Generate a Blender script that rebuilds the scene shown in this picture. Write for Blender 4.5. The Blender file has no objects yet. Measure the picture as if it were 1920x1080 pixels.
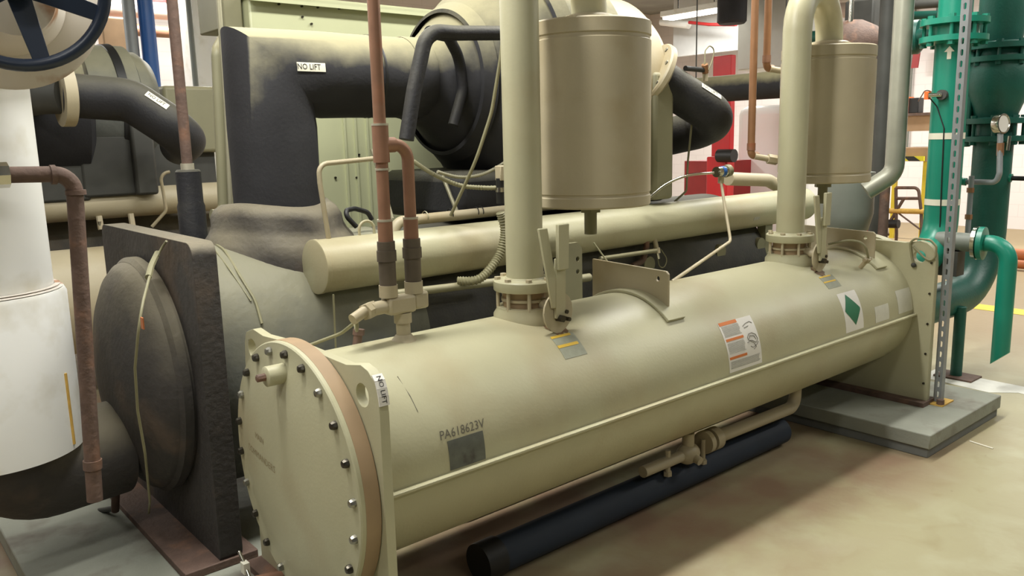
import bpy, bmesh, math, random
import numpy as np
from mathutils import Vector, Matrix
from mathutils.geometry import tessellate_polygon
random.seed(4)
S = bpy.context.scene
COL = S.collection
PI = math.pi
# ------------------------------------------------------------------ camera
H = 1.65
F = 1540.0
def nrm(v): v = np.array(v, float); return v/np.linalg.norm(v)
dX = nrm([1834, -325, F]); dU = -np.array([210., 8460., F]); dU -= dX*dX.dot(dU); dU = nrm(dU)
R3 = np.stack([dX, np.cross(dU, dX), dU])
CAMP = np.array([0, 0, H])
cd = bpy.data.cameras.new('camera'); cam = bpy.data.objects.new('camera', cd); COL.objects.link(cam)
cd.sensor_width = 36; cd.lens = F/1920*36; cd.clip_start = 0.02; cd.clip_end = 100
rt = R3@np.array([1, 0, 0]); up = R3@np.array([0, -1, 0]); bk = R3@np.array([0, 0, -1])
cam.matrix_world = Matrix(((rt[0], up[0], bk[0], 0), (rt[1], up[1], bk[1], 0), (rt[2], up[2], bk[2], H), (0, 0, 0, 1)))
S.camera = cam
# surveying helpers: where a sight line meets a known plane of the machine
def ray(x, y): return R3@nrm([x-960, y-540, F])
def onx(x, y, X): r = ray(x, y); return CAMP+r*X/r[0]
def ony(x, y, Y): r = ray(x, y); return CAMP+r*Y/r[1]
def onz(x, y, Z=0): r = ray(x, y); return CAMP+r*(Z-H)/r[2]
# ------------------------------------------------------------------ world, lights, exposure
w = bpy.data.worlds.new('room_air'); S.world = w; w.use_nodes = True
bg = w.node_tree.nodes['Background']; bg.inputs[0].default_value = (1.0, .97, .88, 1); bg.inputs[1].default_value = .05
S.view_settings.view_transform = 'Standard'; S.view_settings.look = 'None'
S.view_settings.gamma = 1; S.view_settings.use_curve_mapping = False; S.view_settings.exposure = 0.12
def area(loc, sx, sy, power, col=(1, .985, .925), rot=(0, 0, 0)):
    l = bpy.data.lights.new('ceiling_and_fill_light', 'AREA'); l.shape = 'RECTANGLE'; l.size = sx; l.size_y = sy; l.energy = power; l.color = col
    o = bpy.data.objects.new('ceiling_and_fill_light', l); COL.objects.link(o); o.location = loc; o.rotation_euler = rot
for (x, y, sx, sy, p) in [(1.0, 2.5, 2.4, .3, 130), (4.4, 2.6, 2.4, .3, 130), (-1.1, .9, 2.4, .3, 45), (6.2, .2, 2.4, .3, 45), (1.8, -2.2, 2.4, .3, 45), (-1.6, 3.6, .3, 2.4, 60), (2.4, 5.0, 2.4, .3, 60), (-1.0, 7.6, 2.4, .3, 30),  # unseen overhead sources, some added as fill; the frontmost evens out drums and covers
                          (7.8, 3.4, 2.4, .3, 100), (8.5, -.6, 2.4, .3, 110), (12.5, 3.2, .3, 2.4, 240), (12.0, 8.5, .3, 2.4, 270), (4.2, 10.0, 2.4, .3, 240), (0, 10.4, 2.4, .3, 150)]:
    area((x, y, 3.9), sx, sy, p)
# ------------------------------------------------------------------ materials
def lin(c):
    return tuple(((v/255)/12.92 if v/255 <= .04045 else ((v/255+.055)/1.055)**2.4) for v in c)+(1,)
def mat(name, col, rough=.5, metal=0., spec=.5, var=.06, scale=6., bump=.0, bscale=60., dust=None, dustamt=.8, stain=None, stainscale=3., stainlo=.55, stainhi=.7, emit=0):
    m = bpy.data.materials.new(name); m.use_nodes = True; nt = m.node_tree; N = nt.nodes; L = nt.links
    b = N['Principled BSDF']; b.inputs['Roughness'].default_value = rough; b.inputs['Metallic'].default_value = metal
    b.inputs['Specular IOR Level'].default_value = spec
    g = N.new('ShaderNodeNewGeometry')
    c = lin(col)
    nz = N.new('ShaderNodeTexNoise'); nz.inputs['Scale'].default_value = scale; nz.inputs['Detail'].default_value = 5
    L.new(g.outputs['Position'], nz.inputs['Vector'])
    mx = N.new('ShaderNodeMix'); mx.data_type = 'RGBA'
    mx.inputs[6].default_value = tuple(v*(1-var*2) for v in c[:3])+(1,); mx.inputs[7].default_value = tuple(min(1, v*(1+var*2)) for v in c[:3])+(1,)
    L.new(nz.outputs['Fac'], mx.inputs[0]); out = mx.outputs[2]
    if stain:
        n2 = N.new('ShaderNodeTexNoise'); n2.inputs['Scale'].default_value = stainscale; n2.inputs['Detail'].default_value = 6
        L.new(g.outputs['Position'], n2.inputs['Vector'])
        mr = N.new('ShaderNodeMapRange'); mr.inputs[1].default_value = stainlo; mr.inputs[2].default_value = stainhi
        L.new(n2.outputs['Fac'], mr.inputs[0])
        m2 = N.new('ShaderNodeMix'); m2.data_type = 'RGBA'; L.new(mr.outputs[0], m2.inputs[0]); L.new(out, m2.inputs[6]); m2.inputs[7].default_value = lin(stain); out = m2.outputs[2]
    if dust:
        sp = N.new('ShaderNodeSeparateXYZ'); L.new(g.outputs['Normal'], sp.inputs[0])
        n3 = N.new('ShaderNodeTexNoise'); n3.inputs['Scale'].default_value = 9; n3.inputs['Detail'].default_value = 6; L.new(g.outputs['Position'], n3.inputs['Vector'])
        ad = N.new('ShaderNodeMath'); ad.operation = 'MULTIPLY_ADD'; ad.inputs[1].default_value = .5; L.new(n3.outputs['Fac'], ad.inputs[0]); L.new(sp.outputs[2], ad.inputs[2])
        mr = N.new('ShaderNodeMapRange'); mr.inputs[1].default_value = .35; mr.inputs[2].default_value = .95; mr.inputs[4].default_value = dustamt
        L.new(ad.outputs[0], mr.inputs[0])
        m2 = N.new('ShaderNodeMix'); m2.data_type = 'RGBA'; L.new(mr.outputs[0], m2.inputs[0]); L.new(out, m2.inputs[6]); m2.inputs[7].default_value = lin(dust); out = m2.outputs[2]
    L.new(out, b.inputs['Base Color'])
    if bump:
        n4 = N.new('ShaderNodeTexNoise'); n4.inputs['Scale'].default_value = bscale; n4.inputs['Detail'].default_value = 4; L.new(g.outputs['Position'], n4.inputs['Vector'])
        bp = N.new('ShaderNodeBump'); bp.inputs['Strength'].default_value = bump; bp.inputs['Distance'].default_value = .01
        L.new(n4.outputs['Fac'], bp.inputs['Height']); L.new(bp.outputs[0], b.inputs['Normal'])
    if emit:
        b.inputs['Emission Color'].default_value = c; b.inputs['Emission Strength'].default_value = emit
    return m
BEIGE = mat('beige_machine_paint', (177, 173, 143), .42, var=.05, scale=4, bump=.06, bscale=90, stain=(164, 150, 118), stainscale=2.2, stainlo=.52, stainhi=.8)
BEIGE2 = mat('beige_pipe_paint', (176, 165, 138), .48, var=.05, scale=5, bump=.05, bscale=120, stain=(162, 146, 112), stainscale=3, stainlo=.5, stainhi=.75)
GBEIGE = mat('grey_green_paint', (130, 127, 101), .5, var=.07, scale=5, dust=(148, 142, 112))
PALEG = mat('pale_green_cabinet_paint', (188, 191, 154), .45, var=.05, scale=3)
BROWNRING = mat('rim_shade_brown', (156, 132, 102), .6, var=.12, scale=8)  # on the cover rim this brown stands for shade over beige paint
FOAM = mat('black_foam_insulation', (46, 46, 49), .7, spec=.3, var=.15, scale=7, bump=.12, bscale=70, dust=(158, 152, 120), dustamt=.9)
FOAMC = mat('clean_black_foam_sleeve', (40, 40, 43), .6, spec=.35, var=.15, scale=7, bump=.2, bscale=70, dust=(120, 116, 96), dustamt=.35)
FOAMD = mat('dark_insulation_wrap', (64, 61, 59), .65, spec=.3, var=.2, scale=5, bump=.35, bscale=40, dust=(136, 128, 106), dustamt=.6, stain=(92, 80, 70), stainscale=3.5)
FOAMS = mat('grey_dusty_insulation', (86, 88, 84), .55, spec=.35, var=.25, scale=4, bump=.3, bscale=25, dust=(150, 146, 118), dustamt=.55)
RUSTY = mat('rusty_brown_steel', (98, 78, 68), .75, var=.22, scale=18, bump=.3, stain=(126, 92, 72), stainscale=9)
COPPER = mat('tarnished_copper', (148, 110, 88), .45, metal=.25, var=.18, scale=14, stain=(162, 94, 60), stainscale=4)
COPPERB = mat('bright_copper_tube', (158, 116, 84), .4, metal=.3, var=.12, scale=14)
BRONZE = mat('brown_pipe_coupling', (98, 88, 76), .5, metal=.3, var=.15, scale=20)
SOLDER = mat('silver_solder_band', (190, 184, 165), .5, metal=.5)
STEEL = mat('zinc_plated_steel', (150, 148, 138), .3, metal=.9, var=.1)
DSTEEL = mat('dark_bolt_steel', (74, 70, 62), .3, metal=.8, var=.2)
CHROME = mat('chrome_fitting', (205, 202, 190), .18, metal=1.)
GALV = mat('galvanised_channel', (140, 144, 146), .5, metal=.35, var=.08, scale=15)
DHOLE = mat('dark_hole_lining', (58, 54, 50), .8)
WHITEP = mat('white_pipe_jacket', (240, 240, 236), .45, var=.03, scale=3, stain=(206, 200, 180), stainscale=4, stainlo=.55, stainhi=.8)
WHITER = mat('white_rust_stained_paint', (214, 206, 196), .5, var=.05, scale=6, stain=(158, 108, 66), stainscale=5, stainlo=.56, stainhi=.7)
YELLOWST = mat('yellow_rust_run', (208, 168, 84), .6, var=.2, scale=30)
NAVY = mat('dark_blue_handwheel', (38, 48, 66), .35, var=.1)
BLUEP = mat('blue_pipe_paint', (34, 88, 160), .35, var=.08)
BLUEF = mat('dark_blue_plastic_pipe', (34, 44, 58), .7, var=.15, scale=5)
GREEN = mat('green_pipe_paint', (24, 126, 104), .35, var=.08, scale=5, bump=.05)
GREEND = mat('dark_green_cast_iron', (22, 84, 72), .45, var=.16, scale=7, bump=.15)
GREENL = mat('faded_green_paint', (70, 118, 104), .5, var=.2, scale=6)
RED = mat('red_paint', (196, 26, 32), .4, var=.08)
REDB = mat('brick_red_paint', (150, 34, 34), .5, var=.1)
YEL = mat('yellow_paint', (214, 190, 50), .6, var=.12, scale=9)
YELB = mat('yellow_plastic', (226, 214, 40), .5)
ORA = mat('orange_plastic', (224, 104, 40), .5)
ORAB = mat('orange_brown_pipe_paint', (172, 100, 56), .5, var=.15)
BLACK = mat('black_plastic', (26, 26, 26), .5)
DARKM = mat('dark_grey_machinery', (62, 62, 58), .6, var=.25, scale=6)
MGREY = mat('mid_grey_paint', (120, 124, 116), .5, var=.1)
TAPE = mat('white_tape', (226, 222, 204), .6)
PAPER = mat('white_paper_sticker', (222, 218, 210), .6, var=.03)
PAPERD = mat('dusty_paper_sticker', (204, 202, 188), .6, var=.05, scale=30)
PAPERG = mat('grey_print', (172, 170, 160), .7, var=.15, scale=60)
INK = mat('grey_ink', (96, 92, 80), .8)
INKF = mat('faint_brown_scribble', (150, 136, 104), .8)
BLK = mat('black_ink', (30, 28, 26), .7)
GREYST = mat('grey_worn_label', (92, 94, 86), .55, var=.2, scale=30, stain=(66, 62, 58), stainscale=14)
GREYL = mat('pale_grey_label', (146, 148, 130), .6, var=.12, scale=40)
GRNST = mat('green_diamond_print', (34, 110, 76), .5, var=.06)
ORAST = mat('orange_print', (208, 118, 56), .6)
YELST = mat('yellow_print', (216, 178, 62), .6)
CABLE = mat('olive_grey_cable', (132, 128, 98), .55)
FLEX = mat('flexible_conduit_steel', (170, 166, 142), .4, metal=.5)
PINKW = mat('pale_wall_pipe_cover', (196, 176, 164), .6, var=.05)
TAN = mat('tan_wood', (166, 136, 104), .7, var=.12)
CONC = mat('concrete_pad_grey', (138, 140, 128), .75, var=.1, scale=5, bump=.2, stain=(110, 104, 94), stainscale=4)
CONCD = mat('concrete_pad_side', (112, 114, 110), .8, var=.15, scale=8, bump=.2)
GRN_LAMP = None
# floor with worn concrete colouring
def floor_mat():
    m = bpy.data.materials.new('worn_concrete_floor'); m.use_nodes = True; nt = m.node_tree; N = nt.nodes; L = nt.links
    b = N['Principled BSDF']; b.inputs['Roughness'].default_value = .5; b.inputs['Specular IOR Level'].default_value = .3
    g = N.new('ShaderNodeNewGeometry')
    def noise(s, d=6, dist=0.):
        n = N.new('ShaderNodeTexNoise'); n.inputs['Scale'].default_value = s; n.inputs['Detail'].default_value = d; n.inputs['Distortion'].default_value = dist
        L.new(g.outputs['Position'], n.inputs['Vector']); return n.outputs['Fac']
    def mixc(f, a, c):
        x = N.new('ShaderNodeMix'); x.data_type = 'RGBA'; L.new(f, x.inputs[0])
        if isinstance(a, tuple): x.inputs[6].default_value = a
        else: L.new(a, x.inputs[6])
        x.inputs[7].default_value = c; return x.outputs[2]
    def rng(f, lo, hi, mx=1.):
        r = N.new('ShaderNodeMapRange'); L.new(f, r.inputs[0]); r.inputs[1].default_value = lo; r.inputs[2].default_value = hi; r.inputs[4].default_value = mx; return r.outputs[0]
    c = mixc(noise(1.3), lin((146, 139, 106)), lin((160, 154, 122)))
    c = mixc(rng(noise(3.2, 8, .6), .5, .78, .6), c, lin((170, 168, 140)))
    c = mixc(rng(noise(5.0, 8, .8), .56, .76, .4), c, lin((134, 120, 84)))
    c = mixc(rng(noise(9.0, 4), .72, .78, .7), c, lin((104, 90, 64)))
    # reddish-brown shade painted on the floor along the foot of the condenser
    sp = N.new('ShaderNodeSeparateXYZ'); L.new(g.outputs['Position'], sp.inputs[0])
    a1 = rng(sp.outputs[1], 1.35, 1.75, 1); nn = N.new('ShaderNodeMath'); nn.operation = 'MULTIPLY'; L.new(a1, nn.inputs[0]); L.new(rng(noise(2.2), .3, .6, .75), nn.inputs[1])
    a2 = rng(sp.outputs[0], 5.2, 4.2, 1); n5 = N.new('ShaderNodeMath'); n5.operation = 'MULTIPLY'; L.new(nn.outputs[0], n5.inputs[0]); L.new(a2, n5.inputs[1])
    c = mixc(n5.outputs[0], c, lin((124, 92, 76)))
    # browner floor further away
    a3 = rng(sp.outputs[0], 6.0, 7.2, .8)
    c = mixc(a3, c, lin((150, 128, 96)))
    L.new(c, b.inputs['Base Color'])
    bp = N.new('ShaderNodeBump'); bp.inputs['Strength'].default_value = .15; bp.inputs['Distance'].default_value = .01; L.new(noise(30), bp.inputs['Height']); L.new(bp.outputs[0], b.inputs['Normal'])
    return m
def block_mat():
    m = bpy.data.materials.new('painted_block_wall'); m.use_nodes = True; nt = m.node_tree; N = nt.nodes; L = nt.links
    b = N['Principled BSDF']; b.inputs['Roughness'].default_value = .6
    tc = N.new('ShaderNodeTexCoord'); br = N.new('ShaderNodeTexBrick')
    L.new(tc.outputs['UV'], br.inputs['Vector']); br.inputs['Scale'].default_value = 1; br.inputs['Brick Width'].default_value = .4; br.inputs['Row Height'].default_value = .2
    br.inputs['Mortar Size'].default_value = .006
    br.inputs['Color1'].default_value = lin((228, 220, 218)); br.inputs['Color2'].default_value = lin((230, 222, 220)); br.inputs['Mortar'].default_value = lin((220, 212, 210))
    L.new(br.outputs['Color'], b.inputs['Base Color'])
    bp = N.new('ShaderNodeBump'); bp.inputs['Strength'].default_value = .2; bp.inputs['Distance'].default_value = .004; bp.invert = True
    L.new(br.outputs['Fac'], bp.inputs['Height']); L.new(bp.outputs[0], b.inputs['Normal'])
    return m
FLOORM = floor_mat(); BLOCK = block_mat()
# ------------------------------------------------------------------ mesh building
V3 = lambda p: Vector([float(a) for a in p])
class MB:
    def __init__(s): s.v = []; s.f = []; s.mi = []; s.cur = 0
    def add(s, vs, fs):
        o = len(s.v); s.v += [tuple(float(a) for a in q) for q in vs]
        for f in fs: s.f.append(tuple(i+o for i in f)); s.mi.append(s.cur)
        return s
    def box(s, c, d, rot=None, rz=0):
        c = V3(c); M = rot if rot is not None else Matrix.Rotation(rz, 3, 'Z')
        vs = [c+M@Vector((sx*d[0]/2, sy*d[1]/2, sz*d[2]/2)) for sx in (-1, 1) for sy in (-1, 1) for sz in (-1, 1)]
        return s.add(vs, [(0, 1, 3, 2), (4, 6, 7, 5), (0, 4, 5, 1), (2, 3, 7, 6), (0, 2, 6, 4), (1, 5, 7, 3)])
    def bb(s, a, b):
        a = V3(a); b = V3(b); return s.box((a+b)/2, [abs(b[i]-a[i]) for i in range(3)])
    def rings(s, rings, cap=True, closed=False):
        n = len(rings[0]); vs = [p for r in rings for p in r]; fs = []
        m = len(rings)
        for k in range(m if closed else m-1):
            k2 = (k+1) % m
            for i in range(n): fs.append((k*n+i, k*n+(i+1) % n, k2*n+(i+1) % n, k2*n+i))
        if cap and not closed:
            fs.append(tuple(range(n-1, -1, -1))); fs.append(tuple((m-1)*n+i for i in range(n)))
        return s.add(vs, fs)
    def lathe(s, prof, org, ax, n=48, cap=True, x0=None):
        org = V3(org); ax = V3(ax).normalized(); u = ax.orthogonal().normalized(); v = ax.cross(u)
        rr = []
        for (r, h) in prof: rr.append([org+ax*h+(u*math.cos(2*PI*i/n)+v*math.sin(2*PI*i/n))*max(r, 1e-4) for i in range(n)])
        return s.rings(rr, cap)
    def cyl(s, a, b, r, r2=None, n=24):
        a = V3(a); b = V3(b); return s.lathe([(r, 0), (r if r2 is None else r2, (b-a).length)], a, b-a, n)
    def tube(s, pts, r, fil=0, n=16, cap=True, closed=False, rfun=None):
        P = [V3(p) for p in pts]
        if fil and len(P) > 2:
            Q = [P[0]]
            for i in range(1, len(P)-1):
                a, b, c = P[i-1], P[i], P[i+1]; d1 = (a-b); d2 = (c-b); l1, l2 = d1.length, d2.length; d1.normalize(); d2.normalize()
                an = d1.angle(d2)
                if an > PI-.03: Q.append(b); continue
                t = min(fil/math.tan(an/2), l1*.49 if i > 1 else l1*.98, l2*.49 if i < len(P)-2 else l2*.98); rad = t*math.tan(an/2)
                cen = b+(d1+d2).normalized()*(rad/math.sin(an/2)); s0 = b+d1*t-cen; s1 = b+d2*t-cen; tot = s0.angle(s1); axr = s0.cross(s1).normalized()
                k = max(4, int(tot/(PI/20)))
                for j in range(k+1): Q.append(cen+Matrix.Rotation(tot*j/k, 3, axr)@s0)
            Q.append(P[-1]); P = Q
        T = []
        for i in range(len(P)):
            if closed: t = P[(i+1) % len(P)]-P[i-1]
            else: t = P[min(i+1, len(P)-1)]-P[max(i-1, 0)]
            T.append(t.normalized())
        u = T[0].orthogonal().normalized(); rr = []
        for i, p in enumerate(P):
            if i: 
                q = T[i-1].rotation_difference(T[i]); u = q@u
            u = (u-T[i]*u.dot(T[i])).normalized(); v = T[i].cross(u); ri = rfun(i/(len(P)-1)) if rfun else r
            rr.append([p+(u*math.cos(2*PI*j/n)+v*math.sin(2*PI*j/n))*ri for j in range(n)])
        return s.rings(rr, cap, closed)
    def plate(s, outer, holes, fr, w0, w1):
        polys = [[Vector((p[0], p[1], 0)) for p in q] for q in [outer]+list(holes)]
        tris = tessellate_polygon(polys); flat = [p for q in polys for p in q]; n = len(flat)
        vs = [fr(p.x, p.y, w0) for p in flat]+[fr(p.x, p.y, w1) for p in flat]
        fs = [tuple(t) for t in tris]+[tuple(n+i for i in reversed(t)) for t in tris]; o = 0
        for q in polys:
            m = len(q)
            for i in range(m): fs.append((o+i, o+(i+1) % m, n+o+(i+1) % m, n+o+i))
            o += m
        return s.add(vs, fs)
    def ball(s, c, r, n=16, sc=(1, 1, 1)):
        c = V3(c); rr = []
        for k in range(n//2+1):
            a = -PI/2+PI*k/(n//2); rr.append([c+Vector((math.cos(a)*math.cos(2*PI*i/n)*r*sc[0], math.cos(a)*math.sin(2*PI*i/n)*r*sc[1], math.sin(a)*r*sc[2]))+Vector((0, 0, 0)) for i in range(n)])
        return s.rings(rr, False)
    def build(s, name, m, parent=None, bevel=0, sharp=38, kind=None, label=None):
        me = bpy.data.meshes.new(name); me.from_pydata(s.v, [], s.f)
        ms = m if isinstance(m, (list, tuple)) else [m]
        for x in ms: me.materials.append(x)
        me.polygons.foreach_set('material_index', s.mi)
        bm = bmesh.new(); bm.from_mesh(me); bmesh.ops.remove_doubles(bm, verts=bm.verts, dist=1e-6); bmesh.ops.recalc_face_normals(bm, faces=bm.faces); bm.to_mesh(me); bm.free()
        me.polygons.foreach_set('use_smooth', [True]*len(me.polygons)); me.set_sharp_from_angle(angle=math.radians(sharp)); me.update()
        o = bpy.data.objects.new(name, me); COL.objects.link(o)
        if parent is not None:
            o.parent = parent
            if parent.type == 'EMPTY': o.matrix_parent_inverse = Matrix.Translation(-parent.location)
        if bevel:
            b = o.modifiers.new('soft_edges', 'BEVEL'); b.width = bevel; b.segments = 2; b.limit_method = 'ANGLE'; b.angle_limit = math.radians(40)
        if kind: o['kind'] = kind
        if label: o['label'] = label
        return o
def thing(name, label, cat, loc=(0, 0, 0), group=None):
    o = bpy.data.objects.new(name, None); o.empty_display_size = .1; COL.objects.link(o); o.location = V3(loc); o['label'] = label; o['category'] = cat
    if group: o['group'] = group
    return o
def tag(o, label, cat, group=None):
    o['label'] = label; o['category'] = cat
    if group: o['group'] = group
    return o
def struct(o): o['kind'] = 'structure'; return o
def copy_thing(root, dloc, label, group):
    def cp(o, par):
        c = o.copy(); COL.objects.link(c); mi = o.matrix_parent_inverse.copy(); c.parent = par; c.matrix_parent_inverse = mi
        for ch in o.children: cp(ch, c)
        return c
    r = cp(root, None); r.location = root.location+V3(dloc); r['label'] = label; r['group'] = group
    return r
def circ(cx, cy, r, n=24): return [(cx+r*math.cos(2*PI*i/n), cy+r*math.sin(2*PI*i/n)) for i in range(n)]
def rrect(x0, y0, x1, y1, r, n=6):
    o = []
    for (cx, cy, a) in ((x1-r, y0+r, -90), (x1-r, y1-r, 0), (x0+r, y1-r, 90), (x0+r, y0+r, 180)):
        for k in range(n+1): t = math.radians(a+90*k/n); o.append((cx+r*math.cos(t), cy+r*math.sin(t)))
    return o
FYZ = lambda u, v, w_: (w_, u, v)   # plate standing across X
FXZ = lambda u, v, w_: (u, w_, v)
def text_geo(txt, size, font_shear=0):
    cu = bpy.data.curves.new('t', 'FONT'); cu.body = txt; cu.size = size; cu.align_x = 'CENTER'; cu.align_y = 'CENTER'; cu.resolution_u = 2; cu.shear = font_shear
    o = bpy.data.objects.new('t', cu); COL.objects.link(o); dg = bpy.context.evaluated_depsgraph_get(); dg.update()
    me = o.evaluated_get(dg).to_mesh(); vs = [tuple(v.co) for v in me.vertices]; fs = [tuple(p.vertices) for p in me.polygons]
    o.evaluated_get(dg).to_mesh_clear(); bpy.data.objects.remove(o); bpy.data.curves.remove(cu)
    return vs, fs
class Cyl:   # points on a horizontal vessel lying along X: (x, theta), theta 0 = side nearest the aisle, 90 = top
    def __init__(s, yc, zc, r): s.y, s.z, s.r = yc, zc, r
    def p(s, x, th, off=0.): t = math.radians(th); return (x, s.y-(s.r+off)*math.cos(t), s.z+(s.r+off)*math.sin(t))
    def hit(s, px, py, off=0.):
        d = ray(px, py); o = CAMP; R = s.r+off
        a = d[1]**2+d[2]**2; b = 2*(d[1]*(o[1]-s.y)+d[2]*(o[2]-s.z)); c = (o[1]-s.y)**2+(o[2]-s.z)**2-R*R
        disc = b*b-4*a*c; t = (-b-math.sqrt(max(disc, 0)))/2/a; q = o+d*t
        return q[0], math.degrees(math.atan2(q[2]-s.z, s.y-q[1]))
    def patch(s, mb, x0, x1, t0, t1, off=.0012, n=8):
        vs = []; fs = []
        for j in range(n+1):
            for x in (x0, x1): vs.append(s.p(x, t0+(t1-t0)*j/n, off)); 
        for j in range(n): fs.append((2*j, 2*j+1, 2*j+3, 2*j+2))
        # thin paper with real thickness
        o = len(vs)
        for j in range(n+1):
            for x in (x0, x1): vs.append(s.p(x, t0+(t1-t0)*j/n, off-.0008))
        for j in range(n): fs.append((o+2*j, o+2*j+2, o+2*j+3, o+2*j+1)); fs.append((2*j, 2*j+2, o+2*j+2, o+2*j)); fs.append((2*j+1, o+2*j+1, o+2*j+3, 2*j+3))
        fs.append((0, o, o+1, 1)); fs.append((2*n, 2*n+1, o+2*n+1, o+2*n))
        return mb.add(vs, fs)
    def text(s, mb, txt, xc, thc, size, off=.002, shear=0, sx=1.):
        vs, fs = text_geo(txt, size, shear)
        return mb.add([s.p(xc+v[0]*sx, thc+math.degrees(v[1]/s.r), off) for v in vs], fs)
def bolts_ring(name, m, parent, org, ax, R_, n, r, h, ph=0, hexn=6):
    org = V3(org); ax = V3(ax).normalized(); u = ax.orthogonal().normalized(); v = ax.cross(u)
    for k in range(n):
        a = 2*PI*k/n+ph; c = org+(u*math.cos(a)+v*math.sin(a))*R_
        MB().lathe([(r, 0), (r, h*.7), (r*.8, h)], c, ax, hexn).build(name, m, parent)
# ------------------------------------------------------------------ room shell
def uvplane(name, pts, m, su, sv):
    me = bpy.data.meshes.new(name); me.from_pydata([tuple(p) for p in pts], [], [(0, 1, 2, 3)]); me.materials.append(m)
    uv = me.uv_layers.new(name='UVMap'); 
    for i, c in enumerate([(0, 0), (su, 0), (su, sv), (0, sv)]): uv.data[i].uv = c
    o = bpy.data.objects.new(name, me); COL.objects.link(o); return struct(o)
ZC = 4.3
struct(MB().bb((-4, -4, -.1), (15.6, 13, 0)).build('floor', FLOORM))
def wall(name, a, b, m=BLOCK, t=.2):
    # block wall from a to b (xy), thick outward
    a = Vector((a[0], a[1], 0)); b = Vector((b[0], b[1], 0)); d = (b-a); L_ = d.length; n = Vector((d.y, -d.x, 0)).normalized()*t
    vs = [a, b, b+n, a+n, a+Vector((0, 0, ZC)), b+Vector((0, 0, ZC)), b+n+Vector((0, 0, ZC)), a+n+Vector((0, 0, ZC))]
    me = bpy.data.meshes.new(name); me.from_pydata([tuple(v) for v in vs], [], [(0, 1, 5, 4), (1, 2, 6, 5), (2, 3, 7, 6), (3, 0, 4, 7), (4, 5, 6, 7), (0, 3, 2, 1)])
    me.materials.append(m); uv = me.uv_layers.new(name='UVMap')
    for p in me.polygons:
        for li in p.loop_indices:
            v = me.vertices[me.loops[li].vertex_index].co; dd = (v-a); uv.data[li].uv = (dd.dot(d.normalized())+dd.dot(n.normalized()), v.z)
    o = bpy.data.objects.new(name, me); COL.objects.link(o); return struct(o)
wall('wall_far', (14.9, -4), (14.9, 12.5))
wall('wall_back', (14.9, 12.5), (-4, 12.5))
CEILM = mat('grey_ceiling_deck', (150, 150, 142), .8, var=.15, scale=2)
struct(MB().bb((-4, -4, ZC), (15.6, 13, ZC+.1)).build('ceiling', CEILM))
# ------------------------------------------------------------------ concrete pads
YC, ZCN, RC = 2.31, .646, .346          # condenser axis and radius
CON = Cyl(YC, ZCN, RC)
PADZ = .127
def pad(label, x0, x1, y0, y1):
    t = thing('concrete_pad', label, 'concrete pad', (x0, y0, 0), 'concrete pads under the machine')
    MB().bb((x0, y0, .05), (x1, y1, PADZ)).build('pad_top', CONC, t, bevel=.006)
    MB().bb((x0+.012, y0+.012, 0), (x1-.01, y1-.01, .05)).build('pad_base', CONCD, t, bevel=.004)
pad('grey concrete pad under the far end of the tan vessel', 4.135, 5.08, 1.64, 4.3)
pad('grey concrete pad under the near end of the black-wrapped vessel', .42, 1.38, 1.70, 4.35)
# ------------------------------------------------------------------ condenser
XF, XB = 1.10, 4.61
con = thing('condenser_vessel', 'long tan horizontal condenser vessel nearest the aisle with bolted round cover', 'pressure vessel', (XF, YC, PADZ))
shell = MB().lathe([(RC, XF+.02), (RC, XB+.03)], (0, YC, ZCN), (1, 0, 0), 96).build('shell', BEIGE, con)
MB().bb((XF+.04, YC-RC-.024, ZCN-.018), (XB, YC-RC+.012, ZCN-.008)).build('side_ledge', BEIGE, shell, bevel=.002)
def tubesheet(x0, x1, name='tube_sheet', dy=0):
    o = [(YC-.45, PADZ), (YC-.45, .92), (YC-.445, .97), (YC-.43, 1.01), (YC-.40, 1.035), (YC-.36, 1.045), (YC-.28, 1.03), (YC, 1.035), (YC+.28, 1.02), (YC+.36, 1.03), (YC+.42, 1.01), (YC+.44, .97), (YC+.45, .9), (YC+.45, PADZ)]
    o = [(a-(dy if a < YC-.3 else 0), b+(dy*.5 if a < YC-.3 and b > .5 else 0)) for a, b in o]
    return MB().plate(o, [circ(YC-.362-dy*1.4, .958+dy, .034), circ(YC+.378, .958, .034)], FYZ, x0, x1).build(name, BEIGE, con, bevel=.004)
ts = tubesheet(XF, XF+.03); ts2 = tubesheet(4.60, 4.64)
MB().bb((4.54, YC-.46, PADZ), (4.70, YC+.46, PADZ+.025)).build('foot_plate', RUSTY, con)
MB().bb((XF-.06, YC-.46, PADZ), (XF+.10, YC+.46, PADZ+.025)).build('foot_plate', RUSTY, con)
# end of the far tube sheet: a flange behind it
MB().lathe([(.41, 4.64), (.41, 4.71), (.38, 4.77), (.2, 4.83), (0, 4.84)], (0, YC, ZCN), (1, 0, 0), 64).build('end_cover', BEIGE, con)
for k in range(9):
    zz = .25+.085*k
    MB().cyl((4.60, YC-.43, zz), (4.592, YC-.43, zz), .006, n=8).build('bolt', DSTEEL, ts2) if k % 2 == 0 else None
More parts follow.
